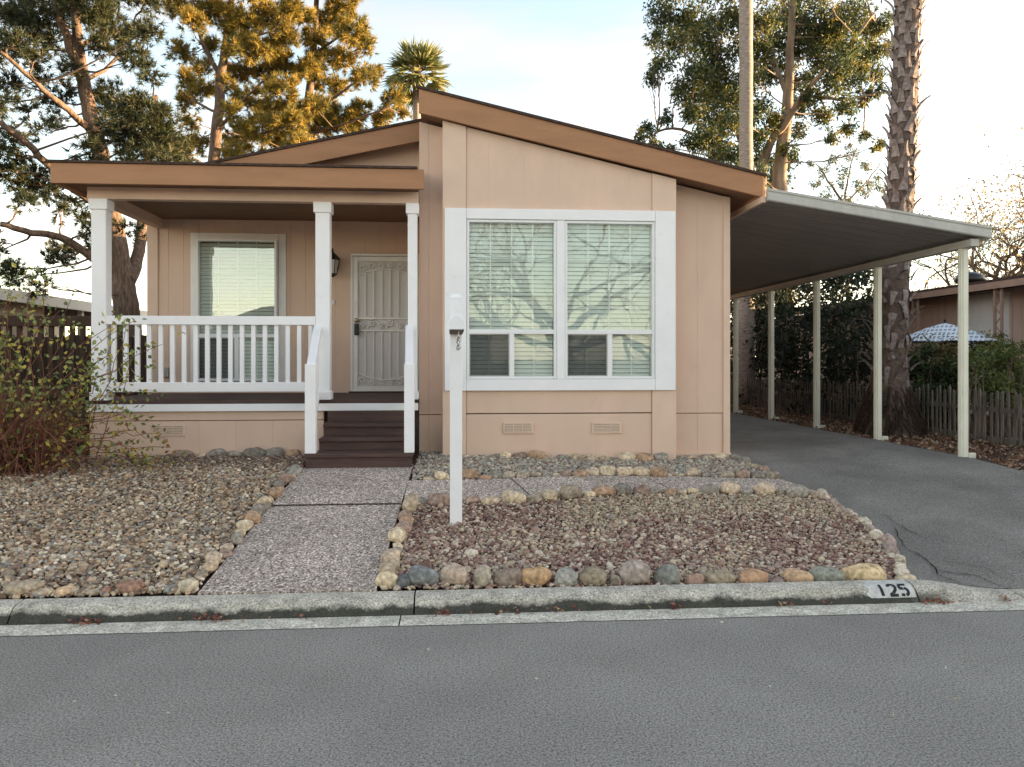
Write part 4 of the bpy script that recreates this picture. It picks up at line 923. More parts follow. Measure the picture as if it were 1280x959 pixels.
CL3 = [(430,10,20),(440,40,20),(455,55,13),(410,28,20),(392,48,15),(402,75,18),(430,75,16),(385,85,14),(400,105,12),(376,92,10),(455,98,15),(468,90,9),(410,140,20),(430,150,22),(450,140,15),(478,145,14),(490,122,13),(400,160,16),(440,168,16),(500,140,8),(470,165,13),(415,-15,22),(445,-20,18),(380,20,14),(392,130,11),(425,110,13),(395,185,14),(450,185,12),(420,185,14),(380,-30,18),(375,140,12)]
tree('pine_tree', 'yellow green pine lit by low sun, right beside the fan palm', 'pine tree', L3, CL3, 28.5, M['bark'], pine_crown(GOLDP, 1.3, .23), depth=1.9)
# eucalyptus behind the right half of the roof
LE = [[(985, 460, 0, .30), (976, 280, 0, .24), (975, 215, .1, .20), (983, 150, .2, .17), (987, 90, .3, .13), (990, 30, .3, .10), (992, -50, .4, .06)],
      [(955, 460, .5, .24), (950, 260, .5, .2), (958, 190, .3, .13), (985, 150, -.2, .10), (1010, 112, -.6, .075), (1035, 85, -.9, .06), (1062, 55, -1.2, .05), (1090, 20, -1.4, .03)],
      [(950, 270, .5, .12), (935, 200, 1, .10), (905, 130, 1.2, .07), (880, 70, 1.4, .05), (860, 20, 1.6, .04)], [(940, 220, .9, .08), (890, 180, 1.3, .06), (840, 160, 1.6, .04), (812, 172, 1.7, .025)],
      [(1006, 118, -.5, .05), (1050, 125, -.8, .04), (1090, 118, -1, .025)], [(985, 120, .2, .08), (965, 70, .6, .06), (960, 20, .9, .045)]]
CLE = [(830,15,20),(860,28,24),(842,55,20),(816,45,11),(826,80,13),(816,96,12),(880,48,24),(905,30,20),(900,75,20),(870,90,20),(880,120,24),(902,110,24),(852,112,15),(866,140,15),(895,150,24),(915,152,16),(880,172,20),(902,187,20),(920,192,16),(940,95,16),(915,125,16),(975,50,18),(1020,50,18),(1050,85,16),(1075,75,16),(985,75,14),(1015,120,14),(930,150,14),(945,215,12),(1045,45,16),(1085,40,16),(890,95,16),(860,176,12),(830,146,10),(811,160,10),(800,172,9),(816,181,10),(836,186,12),(950,28,20),(980,18,24),(950,60,20),(960,92,18),(948,132,16),(963,152,16),(945,172,16),(956,200,16),(976,217,14),(1010,28,24),(1040,28,24),(1070,20,24),(1098,30,16),(1000,60,18),(1030,70,22),(1060,62,20),(1090,62,18),(1000,100,18),(1040,105,18),(1070,95,18),(1094,90,14),(1000,132,15),(1030,142,15),(1056,132,15),(1080,122,14),(1100,112,9),(1000,162,11),(1040,172,10),(1060,160,11),(1080,166,8),(1098,182,9),(986,186,11),(970,230,15),(990,202,11),(1108,60,10),(925,60,16),(930,110,16),(930,20,18),(850,-20,24),(900,-20,28),(960,-25,28),(1020,-20,28),(1075,-25,22),(910,225,14),(890,210,12),(950,235,14)]
EUCP = [(.085, .115, .045), (.10, .13, .055), (.065, .09, .045), (.15, .155, .045), (.24, .20, .05), (.085, .11, .07)]
tree('eucalyptus_tree', 'tall eucalyptus with pale limbs rising behind the right side of the roof', 'tree', LE, CLE, 21.5, M['euc'], leaf_crown(EUCP, .145, .048, 4.6, -.35), depth=2.0, twig=.018)
LPa = [[(1062, 460, 0, .10), (1058, 300, 0, .08), (1056, 250, 0, .05), (1062, 215, 0, .03), (1068, 190, 0, .018)], [(1057, 260, 0, .06), (1035, 225, .5, .04), (1020, 205, 1, .02)], [(1057, 255, 0, .05), (1085, 225, .3, .03), (1100, 205, .6, .02)]]
CPa = [(1030,215,9),(1042,200,9),(1055,215,9),(1066,195,9),(1080,210,9),(1092,225,9),(1046,230,9),(1070,232,9),(1020,230,8),(1100,235,8),(1084,240,9),(1030,245,10),(1110,250,8),(1060,250,10),(1060,182,6),(1015,205,6)]
tree('slender_tree', 'thin pale grey green tree just above the carport roof between the trunks', 'tree', LPa, CPa, 31, M['twig'], leaf_crown([(.16, .17, .10), (.20, .19, .11), (.13, .14, .09)], .13, .05, 2.2, -.2), depth=2, twig=.010)
# bare tree beyond the neighbour's roof at the right
def grow(mb, p, d, r, n, tips, spread=.62, ln=1.0, up=.1, gravity=0):
    q = p.copy(); pts, rad = [q.copy()], [r]; k = 4
    for i in range(k):
        d = (d+Vector(rng.normal(0, .16, 3))+Vector((0, 0, up*.2))).normalized(); q = q+d*ln/k; pts.append(q.copy()); rad.append(r*(1-.4*(i+1)/k))
    mb.tube(pts, rad, 6 if r > .03 else 4, False)
    if n == 0: tips.append(q.copy()); return
    for j in range(2 if random.random() < .65 else 3):
        nd = (d+Vector(rng.normal(0, spread, 3))).normalized(); grow(mb, q, nd, r*.6*random.uniform(.85, 1.1), n-1, tips, spread, ln*random.uniform(.68, .9), up)
    if random.random() < .7:
        nd = (d+Vector(rng.normal(0, spread*1.3, 3))).normalized(); grow(mb, pts[2], nd, r*.4, max(0, n-2), tips, spread, ln*.6, up)
def bare_tree(base, height, r0, label, leafpal=None, lv=6, dirs=((-.75, 0, .55), (-.3, .4, .9), (.5, -.2, .8), (-.85, -.3, .2), (.1, .5, .7)), ln=1.7, leafn=2, cat='bare tree', up=.25):
    root = thing('bare_tree', base, label, cat); b = Vector(base); m_ = MB(); tips = []; top = b+Vector((0, 0, height))
    m_.tube([b, b+Vector((.05, .03, height*.5)), top], [r0*1.25, r0*1.05, r0*.95], 10)
    add('trunk', m_, M['twig'], root, smooth=True); br = MB()
    for d in dirs: grow(br, top-Vector((0, 0, random.uniform(0, height*.15))), Vector(d).normalized(), r0*.55, lv, tips, ln=ln, up=up)
    o = add('branch', br, M['twig'], root); o['kind'] = 'stuff'
    if leafpal:
        T = np.array([tuple(t) for t in tips]); T = np.repeat(T, leafn, 0)+rng.normal(0, .10, (len(T)*leafn, 3))
        me = leafmesh('leaves', T, rng.normal(0, 1, T.shape), rng.uniform(.08, .15, len(T)), rng.uniform(.06, .10, len(T)), cols(leafpal, len(T)), M['leaf'])
        me.transform(Matrix.Translation(-Vector(base))); put('leaves', me, base, root)['kind'] = 'stuff'
    return root
bare_tree((18.9, 23.5, .42), 2.6, .22, 'bare spreading tree with a few yellow leaves beyond the neighbouring roof', [(.42, .36, .22), (.36, .32, .22), (.5, .40, .22)], 6, ln=1.75,
          dirs=((-.85, 0, .45), (-.6, .2, .75), (-.2, -.2, .95), (.5, .2, .8), (-.95, -.2, .15), (.2, .5, .7), (-.7, -.4, .6), (-.45, .3, .9)), leafn=1)

# fan palm behind the ridge
def frond_fan(mb_lists, c, d, L, nb, pal, droop=.3):
    d = np.array(unit(np.array(d, float))); s = unit(np.cross(d, [0, 0, 1.])); u = np.cross(s, d)
    a = np.linspace(-1.25, 1.25, nb); D = np.cos(a)[:, None]*d+np.sin(a)[:, None]*s+rng.normal(0, .05, (nb, 3)); D[:, 2] -= droop*np.abs(np.sin(a))*.5
    mb_lists[0].append(np.repeat([c], nb, 0)); mb_lists[1].append(D); mb_lists[2].append(L*(.7+.3*np.cos(a))*rng.uniform(.85, 1.1, nb)); mb_lists[3].append(cols(pal, nb))
def fan_palm(base, ztop, r, rad, label, nf=58, cat='palm tree', bark='palmthin', pal=((.10, .12, .035), (.13, .14, .05), (.18, .17, .07), (.07, .09, .03)), lean=(0, 0)):
    root = thing('palm_tree', base, label, cat); b = Vector(base); top = Vector((b.x+lean[0], b.y+lean[1], ztop)); m_ = MB()
    n = 24; m_.tube([b.lerp(top, i/n)+Vector((.01*noise.noise((i*.7, b.x, 0)), .01*noise.noise((i*.7, 3, b.y)), 0)) for i in range(n+1)], [r*(1.5-.5*min(1, i/n*3))*(1+.06*noise.noise((i*1.7, 1, 2))+.03*(i % 2)) for i in range(n+1)], 12)
    add('trunk', m_, M[bark], root, smooth=True); S4 = [[], [], [], []]; pt = MB()
    for i in range(nf):
        el = R(random.uniform(-55, 85)); az = i*2.4+random.uniform(-.2, .2); d = np.array((math.cos(az)*math.cos(el), math.sin(az)*math.cos(el), math.sin(el)))
        c = np.array(top)+d*rad*random.uniform(.35, .5); pt.tube([top, tuple((np.array(top)+c)/2), tuple(c)], [.022, .016, .012], 4, False)
        frond_fan(S4, c, d+np.array((0, 0, -.25)), rad*.62, 22, pal)
    add('petiole', pt, M['twig'], root)['kind'] = 'stuff'
    C, D, L, T = map(np.concatenate, S4); me = leafmesh('fronds', C, D, L, L*.075, T, M['leaf']); me.transform(Matrix.Translation(-b)); put('fronds', me, base, root)['kind'] = 'stuff'
    return root
pc = P(521, 92, 34); fan_palm((pc.x, 34, .42), pc.z-.1, .17, 1.6, 'small fan palm whose green crown shows above the roof ridge', pal=((.24, .26, .09), (.32, .32, .13), (.42, .38, .20), (.16, .20, .07)))
pt1 = P(931, 110, 18.8); fan_palm((pt1.x+.03, 18.8, .42), 12.5, .165, 1.6, 'tall thin grey palm trunk in front of the eucalyptus behind the roof', 26)

# the thick shaggy palm beside the carport
PY_ = 11.35; pb = P(1112, 543, PY_); ptop = P(1137, -40, PY_)
palm = thing('palm_tree', (pb.x, PY_, .42), 'thick palm trunk with shaggy old leaf bases rising beside the carport', 'palm tree')
zt = 9.2; axis = lambda z: Vector((np.interp(z, [.42, 1.6, 2.8, 4.0, ptop.z, zt], [pb.x, PX(1112, PY_), PX(1118, PY_), PX(1125, PY_), ptop.x, ptop.x+.2]), PY_, z))
prad = lambda z: float(np.interp(z, [.3, .55, .85, 1.2, 1.8, 3.5, 7, 9.2], [.50, .44, .36, .275, .235, .195, .18, .17]))
zs = np.arange(.3, zt, .08); m_ = MB(); m_.tube([axis(z) for z in zs], [prad(z)*(1+.07*noise.noise((z*5, 2, 2))) for z in zs], 16); add('trunk', m_, M['palmbark'], palm, smooth=True)
rs = MB(); 
for i in range(900):      # fibrous root skirt at the foot
    a = random.uniform(0, 6.283); z = random.uniform(.3, 1.15); r = prad(z); c = axis(z)
    p = c+Vector((math.cos(a)*r*.98, math.sin(a)*r*.98, 0)); q = c+Vector((math.cos(a+random.uniform(-.15, .15))*(prad(z-.18)+.03), math.sin(a)*(prad(z-.18)+.03), -.16)); rs.tube([p, p.lerp(q, .5)+Vector((math.cos(a)*.015, math.sin(a)*.015, 0)), q], [.008, .009, .004], 3, False)
add('root_skirt', rs, M['roots'], palm)['kind'] = 'stuff'
def boot(L, w, curl):
    vs, n = [], 5
    for i in range(n):
        t = i/(n-1); ww = w*(1-.62*t)*.5; y = curl*t*t*L+.012; z = L*t*(1-.25*curl*t)
        vs += [(-ww, y, z), (0, y+.018*(1-t)+.008, z), (ww, y, z), (0, y-.012, z-.01)]
    fs = [(4*i+j, 4*i+(j+1) % 4, 4*i+4+(j+1) % 4, 4*i+4+j) for i in range(n-1) for j in range(4)]+[(16, 17, 18, 19)]
    me = bpy.data.meshes.new('leaf_base'); me.from_pydata(vs, [], fs); me.materials.append(M['boot']); return me
boots = [boot(.25, .12, .40), boot(.28, .11, .55), boot(.22, .13, .3), boot(.34, .10, .75)]
nrow = 42; cnt = 0
for i in range(nrow):
    z = 1.25+i*.17
    for k in range(7):
        a = 2*math.pi*(k/7)+i*.41+random.uniform(-.12, .12)
        if math.sin(a) > .75: continue          # the far side of the trunk is never seen
        low = z < 2.9; c = axis(z+random.uniform(-.03, .03)); r = prad(z)*(1.02 if low else .93)
        tilt = random.uniform(-.15, .2) if not low else random.uniform(.1, .75)
        up_ = 1 if (not low or random.random() < .45) else -1
        rot = Matrix.Rotation(a-math.pi/2, 4, 'Z') @ Matrix.Rotation(random.uniform(-.30, .30), 4, 'Y') @ Matrix.Rotation(-tilt if up_ == 1 else -math.pi*.9+random.uniform(0, .45), 4, 'X')
        o = put('leaf_base', random.choice(boots[:3] if not low else boots), c+Vector((math.cos(a)*r, math.sin(a)*r, 0)), palm, rot=rot.to_euler(), scale=(random.uniform(.85, 1.15),)*3 if not low else (random.uniform(.8, 1.1),)*2+(random.uniform(.8, 1.3),)); cnt += 1
S4 = [[], [], [], []]
for i in range(30):
    el = R(random.uniform(-40, 85)); az = i*2.4; d = np.array((math.cos(az)*math.cos(el), math.sin(az)*math.cos(el), math.sin(el))); frond_fan(S4, np.array(axis(zt))+d*.8, d, 1.0, 20, [(.07, .09, .03), (.10, .11, .04)])
C, D, L, T = map(np.concatenate, S4); me = leafmesh('fronds', C, D, L, L*.075, T, M['leaf']); me.transform(Matrix.Translation(-Vector(palm.location))); put('fronds', me, palm.location, palm)['kind'] = 'stuff'

# hedge beyond the carport, shrubs, fences
def shrub(name, label, cat, pts, pal, L, Wd, stems, group=None, cane='twig', transl=None):
    """pts: (x, y, z, r, n) leaf clumps"""
    b = Vector((sum(p[0] for p in pts)/len(pts), sum(p[1] for p in pts)/len(pts), .42)); root = thing(name, b, label, cat, group); C, T = [], []
    for x, y, z, r, n in pts:
        m = max(3, n//16); sub = ball(m)*r; k = rng.integers(0, m, n); C.append(np.array((x, y, z))+sub[k]+rng.normal(0, .2*r+.01, (n, 3))); t = cols(pal, m); T.append(t[k]*rng.uniform(.75, 1.25, (n, 1)))
    C, T = np.concatenate(C), np.concatenate(T); C[:, 2] = np.maximum(C[:, 2], .44); n = len(C)
    me = leafmesh('foliage', C, rng.normal(0, 1, (n, 3))+np.array((0, 0, .1)), rng.uniform(.7, 1.3, n)*L, rng.uniform(.8, 1.2, n)*Wd, T, M['leaf']); me.transform(Matrix.Translation(-b)); put('foliage', me, b, root)
    m_ = MB()
    for i in range(stems):
        x, y, z, r, _ = random.choice(pts); p = Vector((x+random.uniform(-r, r)*.5, y+random.uniform(-r, r)*.5, .38)); q = Vector((x, y, z))+Vector(ball(1)[0])*r
        m_.tube([p, p.lerp(q, .5)+Vector(rng.normal(0, .06, 3)), q], [.016, .011, .005], 5, False)
    add('stem', m_, M[cane], root)['kind'] = 'stuff'; return root
HP = [(.020, .030, .016), (.026, .036, .018), (.034, .044, .020), (.016, .022, .013)]
hp = []
for y in np.arange(12.0, 22.5, .55):
    for x in (7.55, 8.3, 9.0):
        top = 3.9 if y > 12.6 else 3.2
        for z in np.arange(.7, top+.2, .55):
            if x/y > .572: continue
            hp.append((x+random.uniform(-.15, .15), y+random.uniform(-.2, .2), z+random.uniform(-.15, .15), .42, 80 if x < 8 else 55))
shrub('hedge', 'tall dark evergreen hedge behind the picket fence beyond the carport', 'hedge', hp, HP, .12, .065, 60)
hp2 = [(x+random.uniform(-.15, .15), 22.6+random.uniform(-.3, .3), z, .45, 170) for x in np.arange(3.2, 8.2, .5) for z in np.arange(.6, 4.2, .5)]
shrub('hedge', 'dark hedge closing the far end of the driveway under the carport', 'hedge', hp2, HP, .13, .07, 20)
G1 = [(.11, .15, .045), (.15, .19, .06), (.08, .12, .035), (.22, .22, .08)]
def sh_pts(us, Y, r, n): return [(*P(u, v, Y+random.uniform(-.35, .35)), r, n) for u, v in us]
shrub('shrub', 'dark green bushy shrub next to the thick palm trunk', 'shrub', sh_pts([(1160, 465), (1175, 478), (1150, 490), (1170, 500), (1188, 490), (1160, 515), (1182, 512), (1148, 470), (1196, 470), (1150, 450)], 12.2, .24, 420), [(.05, .08, .03), (.07, .11, .035), (.04, .06, .025)], .07, .04, 30)
shrub('shrub', 'light green spreading shrub spilling over the grey picket fence', 'shrub', sh_pts([(1220, 455), (1240, 465), (1260, 450), (1275, 465), (1250, 480), (1225, 480), (1270, 440), (1285, 480), (1232, 495), (1262, 495), (1300, 455), (1245, 445)], 10.9, .22, 330), G1, .075, .028, 60)
shrub('shrub', 'yellowish green shrub in front of the patterned parasol', 'shrub', sh_pts([(1195, 445), (1180, 440), (1210, 440), (1165, 435), (1205, 460), (1222, 432), (1245, 430)], 12.6, .2, 300), [(.20, .19, .07), (.26, .22, .10), (.13, .15, .05)], .07, .03, 36)
def fence(name, label, pts_y, x, z0f, h, w, th, pitch, matl, y0, y1, rails, jit=.02):
    root = thing(name, (x, y0, z0f(y0)), label, 'fence'); m_ = MB().box(-th/2, th/2, -w/2, w/2, 0, h-.03); m_.add([(-th/2, -w/2, h-.03), (th/2, -w/2, h-.03), (th/2, 0, h), (-th/2, 0, h), (th/2, w/2, h-.03), (-th/2, w/2, h-.03)], [(0, 1, 2, 3), (2, 4, 5, 3), (1, 4, 2), (0, 3, 5)])
    me = bpy.data.meshes.new('picket'); me.from_pydata(m_.v, [], m_.f); me.materials.append(matl); y = y0; i = 0
    while y < y1:
        put('picket', me, (x+random.uniform(-.01, .01), y, z0f(y)+random.uniform(-.02, .02)), root, rot=(random.uniform(-jit, jit), 0, random.uniform(-.1, .1)), scale=(1, random.uniform(.85, 1.1), random.uniform(.94, 1.05))); y += pitch*random.uniform(.92, 1.08)
    for rz in rails: add('rail', MB().box(x+th/2+.004, x+th/2+.04, y0-.1, y1, z0f(y0)+rz-.03, z0f(y0)+rz+.03), matl, root)
    return root
fence('picket_fence', 'low weathered grey picket fence right of the driveway', None, 7.25, lambda y: float(gz(7.25, y))-.02, .74, .040, .016, .108, M['greyfence'], 7.6, 21.5, (.18, .58))
# brown deck rail at the left and the board fence behind it
bf = thing('wood_railing', (-6, 9.3, .45), 'dark brown wooden railing running left from the porch corner', 'railing')
ZT = PZ(60, 395, 9.3); ZU = PZ(60, 408, 9.3); ZB = PZ(60, 490, 9.3)
add('top_rail', MB().box(-9.2, -4.12, 9.25, 9.36, ZU, ZT), M['brownfence'], bf, .005); add('bottom_rail', MB().box(-9.2, -4.12, 9.27, 9.34, ZB-.06, ZB+.05), M['brownfence'], bf, .005)
m_ = MB().box(-.024, .024, -.02, .02, 0, ZU-ZB-.05); me = bpy.data.meshes.new('baluster'); me.from_pydata(m_.v, [], m_.f); me.materials.append(M['brownfence'])
for i in range(42): put('baluster', me, (-4.2-i*.118, 9.305, ZB+.05), bf)
for i in range(3): add('post', MB().box(-4.26-i*2.4, -4.15-i*2.4, 9.37, 9.47, .4, ZT-.02), M['brownfence'], bf, .004)
m_ = MB().box(-.07, .07, -.01, .01, 0, ZB-.12); me = bpy.data.meshes.new('board'); me.from_pydata(m_.v, [], m_.f); me.materials.append(M['brownfence'])
for i in range(33): put('board', me, (-4.2-i*.15, 9.33+random.uniform(-.004, .004), .05), bf, rot=(0, 0, random.uniform(-.02, .02)))
b2 = thing('board_fence', (-7, 12, .45), 'tall dark brown board fence standing behind the left railing', 'fence')
m_ = MB().box(-.075, .075, -.012, .012, 0, 1.48); me = bpy.data.meshes.new('board'); me.from_pydata(m_.v, [], m_.f); me.materials.append(M['brownfence'])
for i in range(44): put('board', me, (-4.3-i*.156, 12+random.uniform(-.006, .006), .43+random.uniform(-.03, .02)), b2, rot=(0, random.uniform(-.006, .006), 0))
add('rail', MB().box(-11, -4.2, 12.014, 12.05, 1.6, 1.7), M['brownfence'], b2)

# rose bush at the left edge
rb_ = thing('rose_bush', (-4.35, 7.75, .46), 'tangled reddish brown rose bush with sparse yellow green leaves by the porch corner', 'rose bush')
cn, tw = MB(), []
def cane(p, q, r, sag, leaves, k=7):
    pts = []
    for i in range(k+1):
        t = i/k; c = p.lerp(q, t)+Vector((0, 0, sag*4*t*(1-t)))+Vector(rng.normal(0, .02, 3)); pts.append(c)
    cn.tube(pts, [r*(1-.65*i/k) for i in range(k+1)], 4, False)
    for _ in range(leaves): tw.append(pts[random.randrange(max(1, k//3), k+1)]+Vector(rng.normal(0, .05, 3)))
for i in range(820):
    a = random.uniform(0, 6.283); r = abs(random.gauss(0, .35)); p = Vector((-4.5+.75*r*math.cos(a)*1.35, 7.75+.4*r*math.sin(a), .44)); h = random.uniform(.2, .82)
    q = p+Vector((random.gauss(0, .28), random.gauss(0, .22), h)); cane(p, q, .0065, random.uniform(-.05, .08), 0 if random.random() < .55 else 2, 5)
for i in range(30):
    p = Vector((-4.35+random.gauss(0, .3), 7.75+random.gauss(0, .2), .45)); q = p+Vector((random.gauss(-.15, .45), random.gauss(0, .3), random.uniform(.8, 1.6))); cane(p, q, .006, .05, 13)
for u, v in [(215, 575), (205, 545), (190, 490), (200, 430), (150, 400), (172, 445), (185, 520), (160, 415), (210, 560), (195, 590), (165, 470), (180, 560), (150, 520), (130, 460), (202, 535), (175, 400), (165, 505), (212, 590), (60, 350), (30, 345), (45, 330), (90, 372), (20, 370), (70, 385), (10, 355)]:
    p = Vector((-4.2+random.gauss(0, .15), 7.75+random.gauss(0, .15), random.uniform(.5, .8))); q = P(u+random.uniform(-6, 6), v, 7.75+random.uniform(-.3, .35)); cane(p, q, .007, random.uniform(.02, .14), 20, 9)
add('cane', cn, M['cane'], rb_)['kind'] = 'stuff'
T0 = np.array([tuple(t) for t in tw]); T0 = np.repeat(T0, 2, 0)+rng.normal(0, .04, (len(T0)*2, 3))
low = T0[:, 2] < 1.0
pal1, pal2 = [(.20, .24, .08), (.27, .30, .11), (.13, .18, .055), (.42, .40, .12), (.50, .42, .09)], [(.22, .25, .08), (.50, .42, .08), (.36, .24, .08), (.14, .18, .06), (.26, .12, .05)]
tcol = np.where(low[:, None], cols(pal2, len(T0)), cols(pal1, len(T0)))
me = leafmesh('leaves', T0, rng.normal(0, 1, T0.shape), rng.uniform(.04, .07, len(T0)), rng.uniform(.028, .045, len(T0)), tcol, M['leaf']); me.transform(Matrix.Translation(-Vector(rb_.location))); put('leaves', me, rb_.location, rb_)['kind'] = 'stuff'

# fallen leaves
def litter(label, x0, x1, y0, y1, n, pal, hf, size=.05, inside=None, clus=None):
    if clus: C = np.concatenate([np.c_[rng.normal(cx, sx, k), rng.normal(cy, sy, k), np.zeros(k)] for cx, cy, sx, sy, k in clus])
    else: C = np.c_[rng.uniform(x0, x1, n), rng.uniform(y0, y1, n), np.zeros(n)]
    if inside is not None: C = C[inside(C[:, 0], C[:, 1])]
    C[:, 2] = np.array([float(hf(a, b)) for a, b in C[:, :2]])+rng.uniform(.004, .03, len(C)); D = rng.normal(0, 1, C.shape); D[:, 2] = np.abs(D[:, 2])*.25; n = len(C)
    me = leafmesh('leaf_litter', C, D, rng.uniform(.6, 1.4, n)*size, rng.uniform(.6, 1.2, n)*size*.6, cols(pal, n), M['drylf']); return tag(put('leaf_litter', me, (0, 0, 0)), label, 'fallen leaves', kind='stuff')
BR = [(.20, .11, .07), (.28, .17, .11), (.13, .075, .05), (.36, .25, .17), (.17, .085, .055), (.42, .33, .25)]
litter('carpet of fallen brown leaves between driveway and picket fence', 5.9, 7.9, 6.6, 21, 9500, BR, lambda x, y: gz(x, y)-.02, .062, lambda x, y: x > np.array([drr(float(t)) for t in y])+.0+rng.exponential(.03, len(x))-.03)
cl_ = [(PX(u, 4.68), 4.672, s, .016, k) for u, s, k in ((107, .045, 26), (265, .05, 34), (558, .025, 16), (640, .03, 7), (690, .02, 6), (843, .025, 12), (980, .035, 14), (1170, .05, 40), (1255, .02, 14), (1035, .012, 5), (700, .3, 14), (300, .3, 10))]
litter('small clumps of dead leaves caught in the gutter at the kerb', 0, 0, 0, 0, 0, [(.22, .09, .07), (.30, .14, .10), (.40, .28, .18), (.16, .06, .05)], lambda x, y: .002, .032, None, cl_)
litter('few pale scraps and leaves scattered on the street and driveway', -4, 5, 2.9, 4.5, 46, [(.5, .46, .36), (.40, .33, .2), (.6, .58, .5)], lambda x, y: .0, .022)
litter('brown leaves strewn over the gravel near the rose bush', -6, -2.4, 7.3, 8.7, 900, BR, lambda x, y: gz(x, y)+.02, .035)

# ------------------------------------------------------------------ sign post
gp = G(570, 655); sx, sy = gp.x, gp.y
sp = thing('sign_post', (sx, sy, gp.z), 'white wooden sign post without its sign standing in the gravel bed', 'sign post')
ztop = PZ(569, 368, sy)
add('post', MB().box(sx-.048, sx+.048, sy-.048, sy+.048, gp.z-.05, ztop-.03), M['white'], sp, .004)
add('post_cap', MB().add([(sx-.052, sy-.052, ztop-.032), (sx+.052, sy-.052, ztop-.032), (sx+.052, sy+.052, ztop-.032), (sx-.052, sy+.052, ztop-.032), (sx-.03, sy-.03, ztop), (sx+.03, sy-.03, ztop), (sx+.03, sy+.03, ztop), (sx-.03, sy+.03, ztop)], [(3, 2, 1, 0), (4, 5, 6, 7), (0, 1, 5, 4), (1, 2, 6, 5), (2, 3, 7, 6), (3, 0, 4, 7)]), M['white'], sp, .003)
ya = 5.15; ax = PX(571, ya); az0, az1 = PZ(571, 412, ya), PZ(571, 394, ya); w = .052
hs = [(-w, 0), (w, 0), (w, .6), (.3*w, 1), (-.3*w, 1), (-w, .6)]
A_ = [(ax+a, ya, az0+b*(az1-az0)) for a, b in hs]; B_ = [(sx+a, sy-.05, az0+b*(az1-az0)) for a, b in hs]
add('arm', MB().add(A_+B_, [tuple(range(6)), tuple(range(11, 5, -1))]+[(i, i+6, (i+1) % 6+6, (i+1) % 6) for i in range(6)]), M['white'], sp, .003)
M['undergrey'] = mat('grey brown underside', (.22, .19, .16), .85, .2, 12)  # grey-brown colour for the sheet below the arm
add('arm_underside', MB().add([(ax-.05, ya+.004, az0-.003), (ax+.05, ya+.004, az0-.003), (sx+.05, sy-.05, az0-.003), (sx-.05, sy-.05, az0-.003)], [(3, 2, 1, 0)]), M['undergrey'], sp)
for k, yy in enumerate((ya+.10, sy-.28)):
    t = (yy-ya)/(sy-ya); xx = ax+(sx-ax)*t+.012; h_ = MB()
    h_.tube([(xx, yy, az0), (xx, yy, az0-.03)], .004, 5)
    for q in range(4):
        c = az0-.042-q*.024; n_ = 9; h_.tube([(xx+(.012*math.cos(a) if q % 2 else 0), yy+(0 if q % 2 else .012*math.cos(a)), c+.016*math.sin(a)) for a in np.linspace(0, 6.283, n_)], .0032, 4, False)
    add('hook_chain', h_, M['steel'], sp)

# ------------------------------------------------------------------ neighbours
nr_ = thing('neighbour_house', (10.6, 9, .42), 'low pinkish brown house with a wide awning behind the picket fence', 'house')
NY0, NY1 = 6.6, 26  # near end carried on out of view to shade the road and yard
bw_ = .25; m_ = MB().box(-.02, .04, -bw_/2+.006, bw_/2-.006, 0, 2.5); me = bpy.data.meshes.new('siding_board'); me.from_pydata(m_.v, [], m_.f); me.materials.append(M['mauve'])
for i in range(int((NY1-NY0)/bw_)): put('siding_board', me, (10.6, NY0+bw_*(i+.5), .42), nr_)
add('wall', MB().box(10.63, 22, NY0, NY1, .3, 2.93), M['mauve'], nr_)
add('wall_panel', MB().box(10.54, 10.578, 13.9, 15.4, .45, 2.86), M['pale'], nr_)
f_ = add('window', MB().box(10.53, 10.578, 12.55, 13.3, .55, 2.42), M['mauvetrim'], nr_, .004); add('pane', MB().box(10.515, 10.529, 12.6, 13.25, .6, 2.36), M['darkglass'], f_)
add('awning', MB().prism([(9.95, 2.90), (10.8, 3.0), (10.8, 3.06), (9.95, 2.96)], NY0, NY1), M['soffit'], nr_)
add('awning_edge', MB().box(9.90, 9.949, NY0, NY1, 2.86, 2.985), M['mauvetrim'], nr_, .004)
add('roof', MB().prism([(10.1, 3.07), (16.3, 3.55), (22.5, 3.07), (22.5, 2.99), (16.3, 3.47), (10.1, 3.0)][::-1], NY0, NY1), M['shingle'], nr_)
for k, y in enumerate((8.6, 11.0, 13.45, 16.0, 18.6)):
    lp_ = MB()
    for dy in (-.09, .09): lp_.box(9.98, 10.02, y+dy-.02, y+dy+.02, .42, 2.9)
    for j in range(14):
        a, b = (-.08, .08) if j % 2 else (.08, -.08); z = .5+j*.17; lp_.beam((10.0, y+a, z), (10.0, y+b, z+.16), .016, .016)
    add('lattice_post', lp_, M['mauvetrim'], nr_)['kind'] = 'stuff'
vp = P(1191, 368, 15.5); add('roof_vent', MB().lathe([(.12, -.15), (.12, .05), (.26, .08), (.30, .15), (.24, .24), (.1, .30), (.02, .31)], (10.75, 15.3, 3.08), 14), M['black'], nr_, smooth=True)
add('chimney_pipe', MB().lathe([(.09, 0), (.09, .22), (.14, .24), (.14, .30), (.05, .34)], (10.6, 12.7, 3.08), 12), M['mauvetrim'], nr_)
pr_ = thing('parasol', (*P(1179, 450, 13.0).xy, .42), 'blue and white patterned patio parasol beside the neighbouring house', 'parasol')
c = P(1181, 405, 13.0); zc_ = PZ(1181, 428, 13.0)
